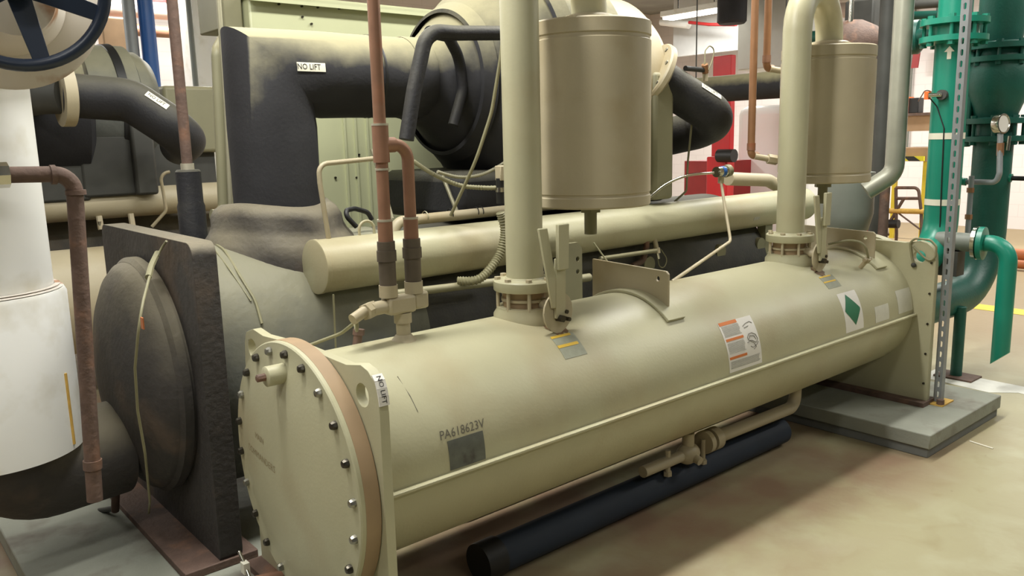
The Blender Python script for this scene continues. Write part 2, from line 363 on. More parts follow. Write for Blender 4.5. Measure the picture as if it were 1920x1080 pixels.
# near cover: ring, rim coloured brown for its shaded side and shallow dish
CX, CY, CZ, CR = 1.05, 2.295, .640, .418
cov = MB().lathe([(CR, -.0), (CR, -.012), (CR-.004, -.016), (CR-.055, -.018), (CR-.075, -.022), (.27, -.036), (.14, -.044), (0, -.047)], (CX, CY, CZ), (1, 0, 0), 96).build('end_cover', BEIGE, con)
MB().lathe([(CR+.001, .0), (CR+.001, .047), (CR-.02, .05)], (CX, CY, CZ), (1, 0, 0), 96).build('cover_rim', BROWNRING, cov, label='rim of the round cover with its brown shade in the colour')
for k in range(22):
    a = math.radians(5+360/22*k)
    c = (CX-.014, CY-math.cos(a)*.388, CZ+math.sin(a)*.388)
    MB().lathe([(.0135, 0), (.0135, -.012), (.010, -.019), (0, -.021)], c, (1, 0, 0), 8).build('bolt', DSTEEL if k % 3 else STEEL, cov)
pg = onx(515, 703, CX-.05)
pl = MB().lathe([(.031, .03), (.031, -.028), (.027, -.031)], (CX-.05, pg[1], pg[2]), (1, 0, 0), 24)
pl.build('plug_boss', BEIGE, cov)
MB().lathe([(.012, -.03), (.012, -.055), (.008, -.058)], (CX-.05, pg[1], pg[2]), (1, 0, 0), 8).build('plug', RUSTY, cov)
dish = lambda y, z: CX-.0009-float(np.interp(math.hypot(y-CY, z-CZ), [0, .14, .27, CR-.075, CR-.055], [.047, .044, .036, .022, .018]))
# faint scribble on the cover
m = MB(); R_ = math.radians(-4)
for txt, sz, px, py in (('COMMANDERS', .034, 490, 858), ('MAIN', .030, 487, 822)):
    vs, fs = text_geo(txt, sz); q = onx(px, py, CX-.040); g_ = []
    for v in vs: y = q[1]-(v[0]*math.cos(R_)-v[1]*math.sin(R_)); z = q[2]+v[0]*math.sin(R_)+v[1]*math.cos(R_); g_.append((dish(y, z), y, z))
    MB().add(g_, fs).build('scribble', INKF, cov)
# white NO LIFT sticker round the shoulder of the near tube sheet
m = MB(); pth = [(YC-.418, 1.0250), (YC-.433, 1.0110), (YC-.441, .991), (YC-.4465, .970), (YC-.4505, .945)]
for i in range(4):
    (a, b), (c, d) = pth[i], pth[i+1]; nx, nz = nrm([-(b-d), -(c-a)*-1]) if False else nrm([-(b-d), (a-c)])
    nx, nz = -abs(b-d), abs(a-c); L_ = math.hypot(nx, nz); nx /= L_; nz /= L_
    o_ = .0035
    m.add([(XF-.001, a, b), (XF+.031, a, b), (XF+.031, c, d), (XF-.001, c, d), (XF-.001, a+nx*o_, b+nz*o_), (XF+.031, a+nx*o_, b+nz*o_), (XF+.031, c+nx*o_, d+nz*o_), (XF-.001, c+nx*o_, d+nz*o_)],
          [(0, 1, 2, 3), (4, 7, 6, 5), (0, 4, 5, 1), (3, 2, 6, 7), (1, 5, 6, 2), (0, 3, 7, 4)])
lab = m.build('warning_label', PAPER, ts, label='white NO LIFT sticker on the shoulder of the plate')
vs, fs = text_geo('NO LIFT', .021); m = MB()
import bisect
cum = [0]
for i in range(4): cum.append(cum[-1]+math.hypot(pth[i+1][0]-pth[i][0], pth[i+1][1]-pth[i][1]))
for_v = []
for v in vs:
    s_ = min(max(v[0]*1.0+cum[-1]/2, 0), cum[-1]-1e-4); i = min(bisect.bisect(cum, s_)-1, 3); f_ = (s_-cum[i])/(cum[i+1]-cum[i])
    y = pth[i][0]+(pth[i+1][0]-pth[i][0])*f_; z = pth[i][1]+(pth[i+1][1]-pth[i][1])*f_; dy, dz = pth[i][0]-pth[i+1][0], pth[i][1]-pth[i+1][1]; L_ = math.hypot(dy, dz)
    for_v.append((XF+.015+v[1], y-dz/L_*.0045, z+dy/L_*.0045))
m.add(for_v, fs).build('lettering', BLK, lab)
# stickers on the shell
def sticker(name, m_, pxs, parent=shell, off=.0012, label=None):
    h = [CON.hit(*p) for p in pxs]; x0 = (h[0][0]+h[3][0])/2; x1 = (h[1][0]+h[2][0])/2; t1 = (h[0][1]+h[1][1])/2; t0 = (h[2][1]+h[3][1])/2
    mb = MB(); CON.patch(mb, x0, x1, t0, t1, off); return mb.build(name, m_, parent, label=label), (x0, x1, t0, t1)
# big white instruction sticker
st, (x0, x1, t0, t1) = sticker('instruction_sticker', PAPER, [(1344, 607), (1404, 592), (1430, 680), (1368, 699)], label='white instruction sticker with orange bars and a small line drawing')
W_, T_ = x1-x0, t1-t0
def sub(name, m_, fx0, fx1, fy0, fy1, par, off=.0022):
    mb = MB(); CON.patch(mb, x0+W_*fx0, x0+W_*fx1, t1-T_*fy1, t1-T_*fy0, off, 4); return mb.build(name, m_, par)
for a, b, c in ((0.02, .0, .07), (.04, .345, .395), (.03, .70, .75)): sub('orange_bar', ORAST, a, a+.52, b, c, st)
for r0, r1, c1 in ((.09, .31, .56), (.43, .67, .56), (.79, .96, .95)):
    mb = MB(); n = int((r1-r0)/.022)
    for k in range(n):
        yy = r0+.022*k; CON.patch(mb, x0+W_*.05, x0+W_*(c1-.05*random.random()), t1-T_*(yy+.011), t1-T_*yy, .002, 1)
    mb.build('small_print', PAPERG, st)
mb = MB(); rnd = random.Random(3)
def stline(pts, wd=.0011):
    P = [V3(CON.p(x0+W_*a, t1-T_*b, .002)) for a, b in pts]; mb.tube(P, wd, n=5)
stline([(.66, .42), (.72, .36), (.82, .35), (.92, .40), (.95, .50), (.88, .56), (.78, .50), (.68, .48), (.66, .42)]); stline([(.70, .46), (.74, .40), (.86, .42), (.9, .5)])
stline([(.62, .52), (.72, .50), (.82, .56), (.86, .64), (.78, .68)]); stline([(.64, .18), (.74, .14), (.88, .12), (.94, .16)]); stline([(.66, .22), (.8, .2)]); stline([(.70, .60), (.76, .64), (.90, .60), (.95, .55)])
mb.build('line_drawing', INK, st)
# small grey stickers with yellow bars
for pts in ([(1030, 631), (1074, 626), (1102, 662), (1060, 675)], [(1537, 520), (1560, 515), (1577, 536), (1552, 543)]):
    st, (x0, x1, t0, t1) = sticker('caution_sticker', GREYL, pts, label='faded grey caution sticker with yellow bars'); W_, T_ = x1-x0, t1-t0
    sub('yellow_bar', YELST, 0, .85, -.02, .09, st); sub('yellow_bar', YELST, .0, .9, .42, .54, st)
st, _ = sticker('worn_nameplate', GREYST, [(837, 827), (904, 808), (911, 861), (845, 881)], label='dark grey worn sticker under the handwritten code')
h = CON.hit(866, 806); m = MB(); CON.text(m, 'PA618623V', h[0], h[1], .040, .0018, .1, sx=.92); m.build('handwritten_code', INK, shell)
st, (x0, x1, t0, t1) = sticker('diamond_sticker', PAPER, [(1567, 553), (1600, 543), (1620, 612), (1587, 627)], label='white sticker printed with a green diamond'); W_ = x1-x0; T_ = t1-t0
m = MB(); dt, drt, db, dl_ = (.40, .06), (.93, .48), (.55, .86), (.08, .47)
def edge(ch, y):
    for (p, q) in zip(ch, ch[1:]):
        if p[1] <= y <= q[1]+1e-9: return p[0]+(q[0]-p[0])*(y-p[1])/(q[1]-p[1])
    return ch[-1][0]
vs = []; ys = [.06+.80*k/16 for k in range(17)]
for y in ys:
    for f in (edge([dt, dl_, db], y), edge([dt, drt, db], y)): vs.append(CON.p(x0+W_*f, t1-T_*y, .0024))
m.add(vs, [(2*k, 2*k+1, 2*k+3, 2*k+2) for k in range(16)]).build('green_diamond', GRNST, st)
st, _ = sticker('blank_sticker', PAPERD, [(1639, 578), (1663, 567), (1668, 597), (1642, 606)])
st, _ = sticker('blank_sticker', PAPERD, [(1678, 546), (1704, 538), (1710, 580), (1684, 590)])
STAIN = mat('brown_oil_stain', (112, 88, 62), .6, var=.25, scale=25)
for (px, py, sz) in ((1040, 612, 1.0), (1533, 507, .9)):
    h = CON.hit(px, py); vs = [CON.p(h[0], h[1], .0009)]; rr_ = random.Random(int(px))
    qs = [sz*(.034+.014*rr_.random()) for k in range(24)]
    for f in (.5, 1.0):
        for k in range(24): a = 2*PI*k/24; q_ = qs[k]*f; vs.append(CON.p(h[0]+math.cos(a)*q_*1.1, h[1]+math.degrees(math.sin(a)*q_*1.2/RC), .0011))
    MB().add(vs, [(0, k+1, (k+1) % 24+1) for k in range(24)]+[(k+1, k+25, (k+1) % 24+25, (k+1) % 24+1) for k in range(24)]).build('oil_stain', STAIN, shell)
# thin scratch line
h0 = CON.hit(745, 706); h1 = CON.hit(783, 772)
MB().tube([CON.p(h0[0], h0[1], .001), CON.p((h0[0]*.4+h1[0]*.6), (h0[1]*.4+h1[1]*.6), .001), CON.p(*h1, .001)], .0012, n=5).build('scratch', INK, shell)
# ---- upright bracket plates welded on saddles across the shell top
def bracket(xc, scale=1.0):
    sd = MB(); n = 14; ths = [47+k*(133-47)/n for k in range(n+1)]; w0, w1 = xc-.06, xc+.05
    vs = []; 
    for th in ths:
        for x in (w0, w1):
            for of in (0, .013): vs.append(CON.p(x, th, of))
    fs = []
    for j in range(n):
        o = 4*j; fs += [(o+1, o+3, o+7, o+5), (o, o+4, o+6, o+2), (o, o+1, o+5, o+4), (o+2, o+6, o+7, o+3)]
    fs += [(0, 2, 3, 1), (4*n, 4*n+1, 4*n+3, 4*n+2)]
    sd.add(vs, fs); s_ = sd.build('saddle', BEIGE, con, bevel=.003)
    yn = YC-.19; out = [(yn, ZCN+math.sqrt(RC**2-.19**2)), (yn, 1.085), (yn+.012, 1.097), (YC+.24, 1.11)]
    for k in range(9): yy = YC+.24-.43*k/9; out.append((yy, ZCN+math.sqrt((RC+.012)**2-(yy-YC)**2)))
    MB().plate(out, [circ(YC-.135, 1.062, .011, 12)], FYZ, xc, xc+.013).build('upright_plate', BEIGE2, s_, bevel=.002)
bracket(2.645); bracket(4.43)
# small stub with curled line near far end and charging valve
def shrader(px, py, loop, name='charging_valve', R0=.012):
    h = CON.hit(px, py); a = V3(CON.p(*h, -.005)); n = (a-Vector((a.x, YC, ZCN))).normalized()
    v = MB().cyl(a, a+n*.05, R0).cyl(a+n*.05, a+n*.075, R0*1.5, n=6).build(name, BEIGE2, con)
    t_ = a+n*.065; MB().cyl(t_+Vector((-.035, 0, 0)), t_+Vector((.035, 0, 0)), R0*.8).build('side_port', BEIGE2, v)
    return a+n*.075, v
tp, v_ = shrader(1613, 502, 0)
b_ = ony(1553, 458, 2.25)
MB().tube([tp, tp+Vector((-.05, 0, .09)), (tp+V3(b_))/2+Vector((0, 0, .06)), b_], .006, fil=.08).build('capillary_loop', CABLE, v_)
# curled cable on the far tube sheet
c0 = onx(1728, 488, 4.43); XT = 4.59; hose_pts = [onx(1713, 497, XT), onx(1709, 480, XT), onx(1706, 455, XT), onx(1716, 447, XT), onx(1745, 450, XT), onx(1756, 462, XT), onx(1754, 482, XT), onx(1744, 490, XT), onx(1732, 482, XT), onx(1712, 462, XT)]
cable = MB().tube(hose_pts, .006, fil=.03).build('cable_loop', CABLE, con)
MB().ball(onx(1713, 497, 4.59), .014).build('cable_end', DARKM, cable)
# box stub on shell top left of pipe (flat pad under relief valve)
# underside drain assembly
dr = thing('drain_piping', 'tan drain pipe and valve body hanging under the long vessel', 'pipe', (3.0, 2.2, .2))
P1 = ony(1495, 758, 2.16); P0 = ony(1330, 832, 2.16)
ym = 2.22
A0 = ony(1338, 822, ym); A1 = ony(1490, 762, ym)
MB().tube([A1+np.array([0, 0, .13]), A1, A0], .032, fil=.06).build('pipe_run', BEIGE2, dr)
vb = MB(); vb.cyl(A0+np.array([.02, 0, 0]), A0-np.array([.03, 0, 0]), .055).cyl(A0-np.array([.05, 0, 0]), A0-np.array([.08, 0, 0]), .055); vb.build('flange', BEIGE2, dr)
B1 = ony(1290, 850, ym); MB().ball(B1, .055, sc=(1.2, .9, .9)).cyl(B1, B1+np.array([0, 0, .1]), .028).cyl(B1-np.array([.0, .0, .0]), B1-np.array([0, .07, .02]), .02).build('valve_body', BEIGE2, dr)
B2 = ony(1205, 885, ym); MB().tube([B1, (B1+B2)/2+np.array([0, 0, .0]), B2], .026).build('pipe_end', BEIGE2, dr)
for px, py in ((1252, 872), (1318, 850)):
    q = ony(px, py, ym); MB().cyl(q+np.array([0, 0, .07]), q+np.array([0, 0, -.05]), .012, n=8).cyl(q+np.array([0, 0, -.03]), q+np.array([0, 0, -.05]), .02, n=6).build('stud', BEIGE2, dr)
# small drain valve under the near end (partly out of frame)
dv = thing('drain_valve', 'small brass and grey drain valve below the near round cover', 'valve', (1.0, 2.5, .2))
q0 = onx(560, 1068, 1.09); q1 = onx(470, 1088, 1.0)
MB().tube([q0, q1, q1-np.array([.06, -.02, .03])], .012).build('copper_stub', COPPER, dv)
MB().cyl(q0+(q1-q0)*.1, q0-(q1-q0)*.1, .021, n=6).build('union_nut', BEIGE2, dv)
q2 = onx(456, 1052, 1.0)
MB().tube([q1, q2, onx(448, 1034, 1.0)], .006).build('lever', CHROME, dv)
MB().box(onx(460, 1064, 1.0), (.022, .03, .04)).build('valve_tag', TAPE, dv)
# ------------------------------------------------------------------ relief pipes with butterfly valves and mufflers
YP = 2.30
def riser(xp, lab_v, lab_p, lab_m):
    # weld neck, wafer valve and flanges
    t = thing('isolation_valve', lab_v, 'valve', (xp, YP, .98), 'flanged lever valves on the long vessel')
    MB().lathe([(.122, .955), (.122, 1.0), (.110, 1.018), (.110, 1.028)], (xp, YP, 0), (0, 0, 1), 48).build('weld_neck', BEIGE, t)
    MB().lathe([(.085, 1.025), (.085, 1.092)], (xp, YP, 0), (0, 0, 1), 40).build('valve_ring', BROWNRING, t)
    MB().lathe([(.092, 1.05), (.092, 1.06)], (xp, YP, 0), (0, 0, 1), 40).build('valve_rib', BEIGE2, t)
    MB().lathe([(.118, 1.09), (.120, 1.093), (.120, 1.125), (.116, 1.13), (.078, 1.132), (.075, 1.138)], (xp, YP, 0), (0, 0, 1), 48).build('flange', BEIGE, t)
    for k in range(8):
        a = 2*PI*k/8+.2; x, y = xp+math.cos(a)*.104, YP+math.sin(a)*.104
        MB().cyl((x, y, 1.02), (x, y, 1.095), .007, n=8).cyl((x, y, 1.129), (x, y, 1.141), .013, n=6).build('stud', BEIGE2, t)
    # lever hub and handles to the right of the valve
    hx, hy, hz = xp+.013, YP-.16, 1.022
    MB().cyl((hx, YP-.06, 1.05), (hx, hy, hz), .022).build('stem_housing', BEIGE2, t)
    ax = nrm([0, -1, 0]); hub = V3((hx, hy, hz)); axv = V3(ax); u = Vector((0, 0, 1)); s_ = u.cross(axv)
    fr = lambda a, b, c: tuple(hub+s_*a*1.2+u*b+axv*c)
    out = [(.060*math.cos(math.radians(a)), .076*math.sin(math.radians(a))) for a in range(-60, 241, 20)]+[(-.062, -.048), (-.05, -.055), (.0, -.085)]
    MB().plate(out, [], fr, 0, .008).build('notch_plate', BEIGE2, t, bevel=.002)
    h1 = MB(); h1.plate([(-.022, -.02), (.018, -.02), (.020, .20), (-.018, .20)], [], fr, .010, .024); h1.plate([(-.022, .16), (.020, .16), (.024, .325), (-.020, .325)], [], fr, .024, .040)
    h1.build('lever', BEIGE, t, bevel=.003)
    h2 = MB(); sl = lambda a, b, c: fr(a-.012-(b)*.17, b, c)
    h2.plate([(-.020, .02), (.014, .02), (.014, .315), (-.020, .315)], [], sl, .012, .022)
    h2.build('squeeze_handle', BEIGE, t, bevel=.003)
    MB().cyl(fr(-.005, -.02, 0), fr(-.005, -.02, .04), .014, n=6).cyl(fr(.02, .0, 0), fr(.02, 0, .03), .008, n=8).cyl(fr(.03, -.03, 0), fr(.03, -.03, .03), .008, n=8).build('pivot_bolt', DSTEEL, t)
    # riser and return bend
    p = thing('riser_pipe', lab_p, 'pipe', (xp, YP, 1.13), 'tall tan pipes rising from the lever valves')
    zt = 2.14; DX, DY = .42, .06; pts = [(xp, YP, 1.13), (xp, YP, zt)]
    for k in range(1, 13): a = PI-PI*k/12; pts.append((xp+DX/2+DX/2*math.cos(a), YP+DY/2+DY/2*math.cos(a), zt+.212*math.sin(a)))
    pts.append((xp+DX, YP+DY, 2.12))
    MB().tube(pts, .070, n=40).build('bent_pipe', BEIGE, p)
    # muffler
    m = thing('pipe_muffler', lab_m, 'muffler', (xp+DX, YP+DY, 1.40), 'tan drum mufflers on the riser pipes')
    R = .243; z0, z1 = 1.375, 2.09
    MB().lathe([(0, z0+.012), (R-.03, z0), (R-.006, z0), (R, z0+.006), (R, z0+.04), (R-.004, z0+.045), (R-.004, z0+.052), (R, z0+.056), (R, z1-.075), (R-.005, z1-.07), (R-.005, z1-.06), (R, z1-.055), (R, z1-.006), (R-.006, z1), (.1, z1+.006), (0, z1+.006)], (xp+DX, YP+DY, 0), (0, 0, 1), 80).build('drum', BEIGE2, m)
    MB().lathe([(.112, z1+.004), (.112, z1+.02), (.09, z1+.03), (.071, z1+.034)], (xp+DX, YP+DY, 0), (0, 0, 1), 48).build('collar', BEIGE2, m)
    MB().cyl((xp+DX, YP+DY, z0-.03), (xp+DX, YP+DY, z0+.005), .045, n=6).cyl((xp+DX, YP+DY, z0-.12), (xp+DX, YP+DY, z0-.02), .026).build('drain_boss', GBEIGE, m)
riser(2.02, 'lever valve between flanges at the foot of the nearer tall tan pipe', 'nearer tall tan pipe standing in front of the big drum', 'nearer and larger-looking tan drum muffler, centre of the picture')
riser(3.865, 'lever valve between flanges at the foot of the farther tall tan pipe', 'farther tall tan pipe with a visible return bend at its top', 'farther tan drum muffler beside the red door post')
# ------------------------------------------------------------------ safety valve manifold with two copper pipes
YM = 2.30
mf = thing('relief_valve_manifold', 'tan valve block on a stub at the near end of the long vessel', 'valve', (1.45, YM, .98))
b0 = ony(757, 630, YM); xm = b0[0]
MB().cyl((xm, YM, .975), (xm, YM, 1.085), .024).cyl((xm, YM, 1.05), (xm, YM, 1.085), .030).build('stub', BEIGE2, mf)
bl0 = ony(722, 572, YM); bl1 = ony(793, 560, YM)
MB().bb((bl0[0], YM-.03, 1.085), (bl1[0]-.045, YM+.03, 1.145)).bb((bl1[0]-.05, YM-.025, 1.09), (bl1[0]+.01, YM+.025, 1.15)).build('block', BEIGE2, mf, bevel=.01)
e0 = np.array([bl0[0], YM, 1.115]); 
MB().cyl(e0+np.array([.01, 0, 0]), e0-np.array([.06, .01, 0]), .023, n=16).cyl(e0-np.array([.045, 0, 0]), e0-np.array([.085, .015, .005]), .028, n=6).cyl(e0-np.array([.08, .01, 0]), e0-np.array([.135, .02, .02]), .018).build('stem_cap', BEIGE2, mf)
e1 = e0-np.array([.12, .02, .02])
MB().tube([e1, e1+np.array([.0, 0, -.05]), ony(665, 605, 2.4), ony(640, 625, 2.5), ony(560, 655, 2.6)], .006, fil=.05).build('capillary', CABLE, mf)
def copper_riser(px, label, top):
    t = thing('copper_relief_pipe', label, 'pipe', (px, YM, 1.15), 'copper pipes on the tan valve block')
    z = 1.145
    MB().cyl((px, YM, z), (px, YM, z+.04), .031, n=24).build('hex_bushing', BEIGE2, t)
    MB().cyl((px, YM, z+.035), (px, YM, z+.125), .028).cyl((px, YM, z+.12), (px, YM, z+.155), .033, n=12).cyl((px, YM, z+.155), (px, YM, z+.185), .030, n=12).build('coupling', BRONZE, t)
    MB().cyl((px, YM, z+.183), (px, YM, z+.25), .0245).build('pipe_socket', COPPER, t); MB().cyl((px, YM, z+.25), (px, YM, z+.257), .0255).build('solder_band', SOLDER, t)
    MB().tube([(px, YM, z+.2)]+top, .020, fil=.05, n=20).build('copper_tube', COPPER, t)
    return t
c1 = ony(728, 540, YM)[0]; c2 = ony(775, 525, YM)[0]
tz = ony(717, 275, YM)[2]
ta = copper_riser(c1, 'tall reddish copper pipe running up out of view from the tan valve block', [(c1, YM, 3.0)])
MB().cyl((c1, YM, tz-.05), (c1, YM, tz+.07), .0265).build('tee_fitting', COPPER, ta); MB().cyl((c1, YM, tz+.066), (c1, YM, tz+.073), .0275).cyl((c1, YM, tz-.075), (c1, YM, tz-.068), .0225).build('solder_band', SOLDER, ta)
MB().cyl((c1, YM, tz+.005), (c1+.05, YM, tz+.005), .0245).build('tee_branch', COPPER, ta)
copper_riser(c2, 'short copper pipe that bends over into the taller copper pipe', [(c2, YM, tz+.005), (c1+.04, YM, tz+.005)])
tag(MB().cyl(ony(668, 655, 2.55), ony(672, 622, 2.55), .016, n=10).cyl(ony(672, 628, 2.55), ony(673, 617, 2.55), .022, n=6).build('bleed_valve', RUSTY), 'small rusty bleed stub behind the near end of the long vessel', 'valve')
tag(MB().cyl(ony(625, 552, 2.8), ony(630, 662, 2.8), .004, n=8).build('hanging_wire', CABLE), 'thin wire hanging straight down under the near end of the slim vessel', 'wire')
MB().lathe([(.048, .985), (.034, 1.0), (.026, 1.01)], (xm, YM, 0), (0, 0, 1), 24).build('weld_collar', BEIGE2, mf)
# ------------------------------------------------------------------ receiver (slim tan vessel behind)
RY, RZ, RR = 2.95, 1.17, .107
rc = thing('slim_vessel', 'slim tan horizontal vessel with flat round end, between the two big vessels', 'pressure vessel', (1.45, RY, RZ-RR))
REC = Cyl(RY, RZ, RR)
rsh = MB().lathe([(RR, 1.50), (RR, 5.1)], (0, RY, RZ), (1, 0, 0), 64).build('shell', BEIGE, rc)
MB().lathe([(0, 1.485), (RR-.004, 1.485), (RR+.002, 1.488), (RR+.002, 1.505), (RR-.002, 1.508)], (0, RY, RZ), (1, 0, 0), 64).build('end_cap', BEIGE, rc)
q = ony(688, 440, RY); q[2] = RZ+RR
MB().tube([(q[0]-.035, RY, RZ+RR-.01), (q[0]-.035, RY, RZ+RR+.055), (q[0]+.035, RY, RZ+RR+.055), (q[0]+.035, RY, RZ+RR-.01)], .006, fil=.035).build('lifting_eye', BEIGE, rc)
q = ony(1227, 455, RY-.06); vs_ = MB().cyl((q[0], RY-.06, RZ-.08), (q[0], RY-.075, RZ-.13), .014).cyl((q[0], RY-.075, RZ-.125), (q[0], RY-.08, RZ-.155), .02, n=6).build('service_valve', BEIGE2, rc)
MB().cyl((q[0], RY-.08, RZ-.15), (q[0]+.005, RY-.085, RZ-.185), .009).build('valve_cap', CHROME, vs_)
MB().tube([(q[0]+.03, RY-.08, RZ-.135), (q[0]+.09, RY-.08, RZ-.20), (q[0]+.06, RY-.08, RZ-.245), (q[0]+.01, RY-.085, RZ-.23), (q[0]+.0, RY-.085, RZ-.18)], .003, fil=.04).build('tether', CABLE, vs_)
h = REC.hit(1417, 410); mb = MB(); REC.patch(mb, h[0]-.02, h[0]+.04, h[1]-6, h[1]+6); mb.build('small_tag', PAPERG, rsh)
pt = [ony(596, 447, RY-.0)]; 
gl = [ony(617, 452, RY), ony(600, 345, RY), ony(597, 308, RY), ony(705, 297, RY-.0)]
gl[0] = np.array([gl[0][0], RY, RZ+RR-.01])
MB().tube(gl, .010, fil=.05).build('bent_tube', BEIGE2, rc)
# legs of slim vessel
[MB().bb((x_, RY-.04, 0 if x_ < 2 else PADZ), (x_+.08, RY+.02, RZ-RR+.01)).build('support_post', GBEIGE, rc) for x_ in (1.80, 4.6)]
# ------------------------------------------------------------------ evaporator (black-wrapped big vessel)
EY, EZ, ER = 3.375, .76, .50
EXF = .97
ev = thing('evaporator_vessel', 'large black-wrapped horizontal vessel behind the tan one, with a domed black end', 'pressure vessel', (EXF, EY, PADZ))
EV = Cyl(EY, EZ, ER)
esh = MB().lathe([(ER, EXF+.05), (ER, 1.98)], (0, EY, EZ), (1, 0, 0), 96).build('wrapped_shell', FOAMS, ev)
MB().lathe([(ER-.006, 1.97), (ER-.006, 4.6)], (0, EY, EZ), (1, 0, 0), 96).build('dark_wrapped_shell', FOAMC, ev)
out = rrect(EY-.555, PADZ+.01, EY+.555, 1.325, .05)
MB().plate(out, [], FYZ, EXF, EXF+.085).build('wrapped_plate', FOAMD, ev, bevel=.02)
MB().plate(rrect(EY-.3, PADZ+.01, EY+.555, 1.15, .05), [], FYZ, 4.60, 4.66).build('wrapped_plate', FOAMD, ev, bevel=.02)
MB().bb((EXF-.13, EY-.56, PADZ), (EXF+.14, EY+.56, PADZ+.03)).build('foot_plate', RUSTY, ev, bevel=.003)
EC = .450
dom = MB().lathe([(EC+.006, EXF+.005), (EC+.006, EXF-.05), (EC-.002, EXF-.075), (EC-.035, EXF-.105), (EC-.10, EXF-.135), (.25, EXF-.160), (.13, EXF-.180), (0, EXF-.188)], (0, EY, EZ), (1, 0, 0), 96).build('domed_cover', FOAMD, ev, sharp=50)
MB().lathe([(EC+.006, EXF-.01), (EC+.020, EXF-.014), (EC+.020, EXF-.045), (EC+.004, EXF-.06)], (0, EY, EZ), (1, 0, 0), 96, cap=False).build('edge_band', FOAMD, dom)
# wiring down the domed cover
cb = [onx(312, 452, EXF-.01), onx(295, 475, EXF-.02), onx(280, 520, EXF-.14), onx(262, 590, EXF-.24), onx(253, 690, EXF-.25), onx(258, 770, EXF-.24), onx(272, 850, EXF-.22), onx(281, 940, EXF-.16), onx(279, 962, EXF-.1)]
MB().tube(cb, .0045, fil=.12, n=8).build('sensor_cable', CABLE, ev)
MB().tube([cb[1], onx(284, 498, EXF-.1), onx(278, 520, EXF-.14)], .011, n=8).build('cable_gland', CABLE, ev)
MB().box(onx(267, 606, EXF-.24), (.004, .022, .036)).build('orange_tag', ORAB, ev)
# straps and cable over the shell
for pts in ([(395, 455), (420, 470), (450, 520), (478, 565), (490, 608)], [(372, 452), (402, 470), (432, 510), (470, 566)]):
    pp = [EV.p(*EV.hit(*q), .006) for q in pts]; MB().tube(pp, .0055 if pts[0][0] == 395 else .003, n=8, fil=.2).build('sensor_cable', CABLE, esh)
# nozzle wrap under the suction stem: saggy collar of insulation
SX = 1.55; SR = .184; SZ = 1.945
# ------------------------------------------------------------------ suction pipe
su = thing('suction_pipe', 'fat black-wrapped pipe rising from the black vessel and turning level', 'pipe', (SX, EY, EZ+ER))
pts = [(SX, EY, EZ+ER-.05), (SX, EY, SZ-.10), (SX+.10, EY, SZ), (2.42, EY, SZ)]
n_ = 64; ph = [2*PI*k/n_ for k in range(n_)]
MB().rings([[(SX+SR*math.cos(a)*f, EY+SR*math.sin(a)*f, z) for a in ph] for z, f in ((EZ+ER-.03, 1.0), (1.55, 1.0), (1.72, 1.01))]+[[(SX+SR*math.cos(a)*.97, EY+SR*math.sin(a)*1.0, SZ-SR*math.cos(a)*.97) for a in ph]]+[[(x, EY+SR*math.sin(a)*f, SZ-SR*math.cos(a)*f) for a in ph] for x, f in ((1.78, 1.01), (1.92, 1.0), (2.30, 1.0))]).build('wrapped_pipe', FOAM, su, sharp=60)
col = MB()
prof = [(.34, EZ+ER-.13), (.335, EZ+ER-.06), (.315, EZ+ER-.01), (.29, EZ+ER+.02), (.275, EZ+ER+.05), (.27, EZ+ER+.09), (.255, EZ+ER+.12), (.225, EZ+ER+.14), (SR, EZ+ER+.142)]
rr = [[(SX+math.cos(a)*rd*(1+.035*math.sin(3*a+h*9)+.02*math.sin(7*a+h*23)), EY+math.sin(a)*rd*(1+.035*math.sin(3*a+h*9)+.02*math.sin(7*a+h*23)), h+.012*math.sin(2*a+1)) for a in ph] for rd, h in prof]
cobj = MB().rings(rr, False).build('saggy_collar', FOAMD, su, sharp=70)
for x in (2.02,): MB().lathe([(SR+.002, x-.006), (SR+.003, x), (SR+.002, x+.006)], (0, EY, SZ), (1, 0, 0), 48, cap=False).build('wrap_seam', BLACK, su)
MB().lathe([(SR+.002, 2.2), (SR+.005, 2.205), (SR+.005, 2.3), (SR+.002, 2.305)], (0, EY, SZ), (1, 0, 0), 48, cap=False).build('wrap_band', FOAM, su)
SUC = Cyl(EY, SZ, SR)
h = SUC.hit(585, 126); mb = MB(); SUC.patch(mb, h[0]-.068, h[0]+.06, h[1]-5.5, h[1]+5.5, .004); lb = mb.build('warning_label', TAPE, su, label='white NO LIFT label')
mb = MB(); SUC.text(mb, 'NO LIFT', h[0]-.015, h[1], .032, .005, sx=.9); mb.build('lettering', BLK, lb)
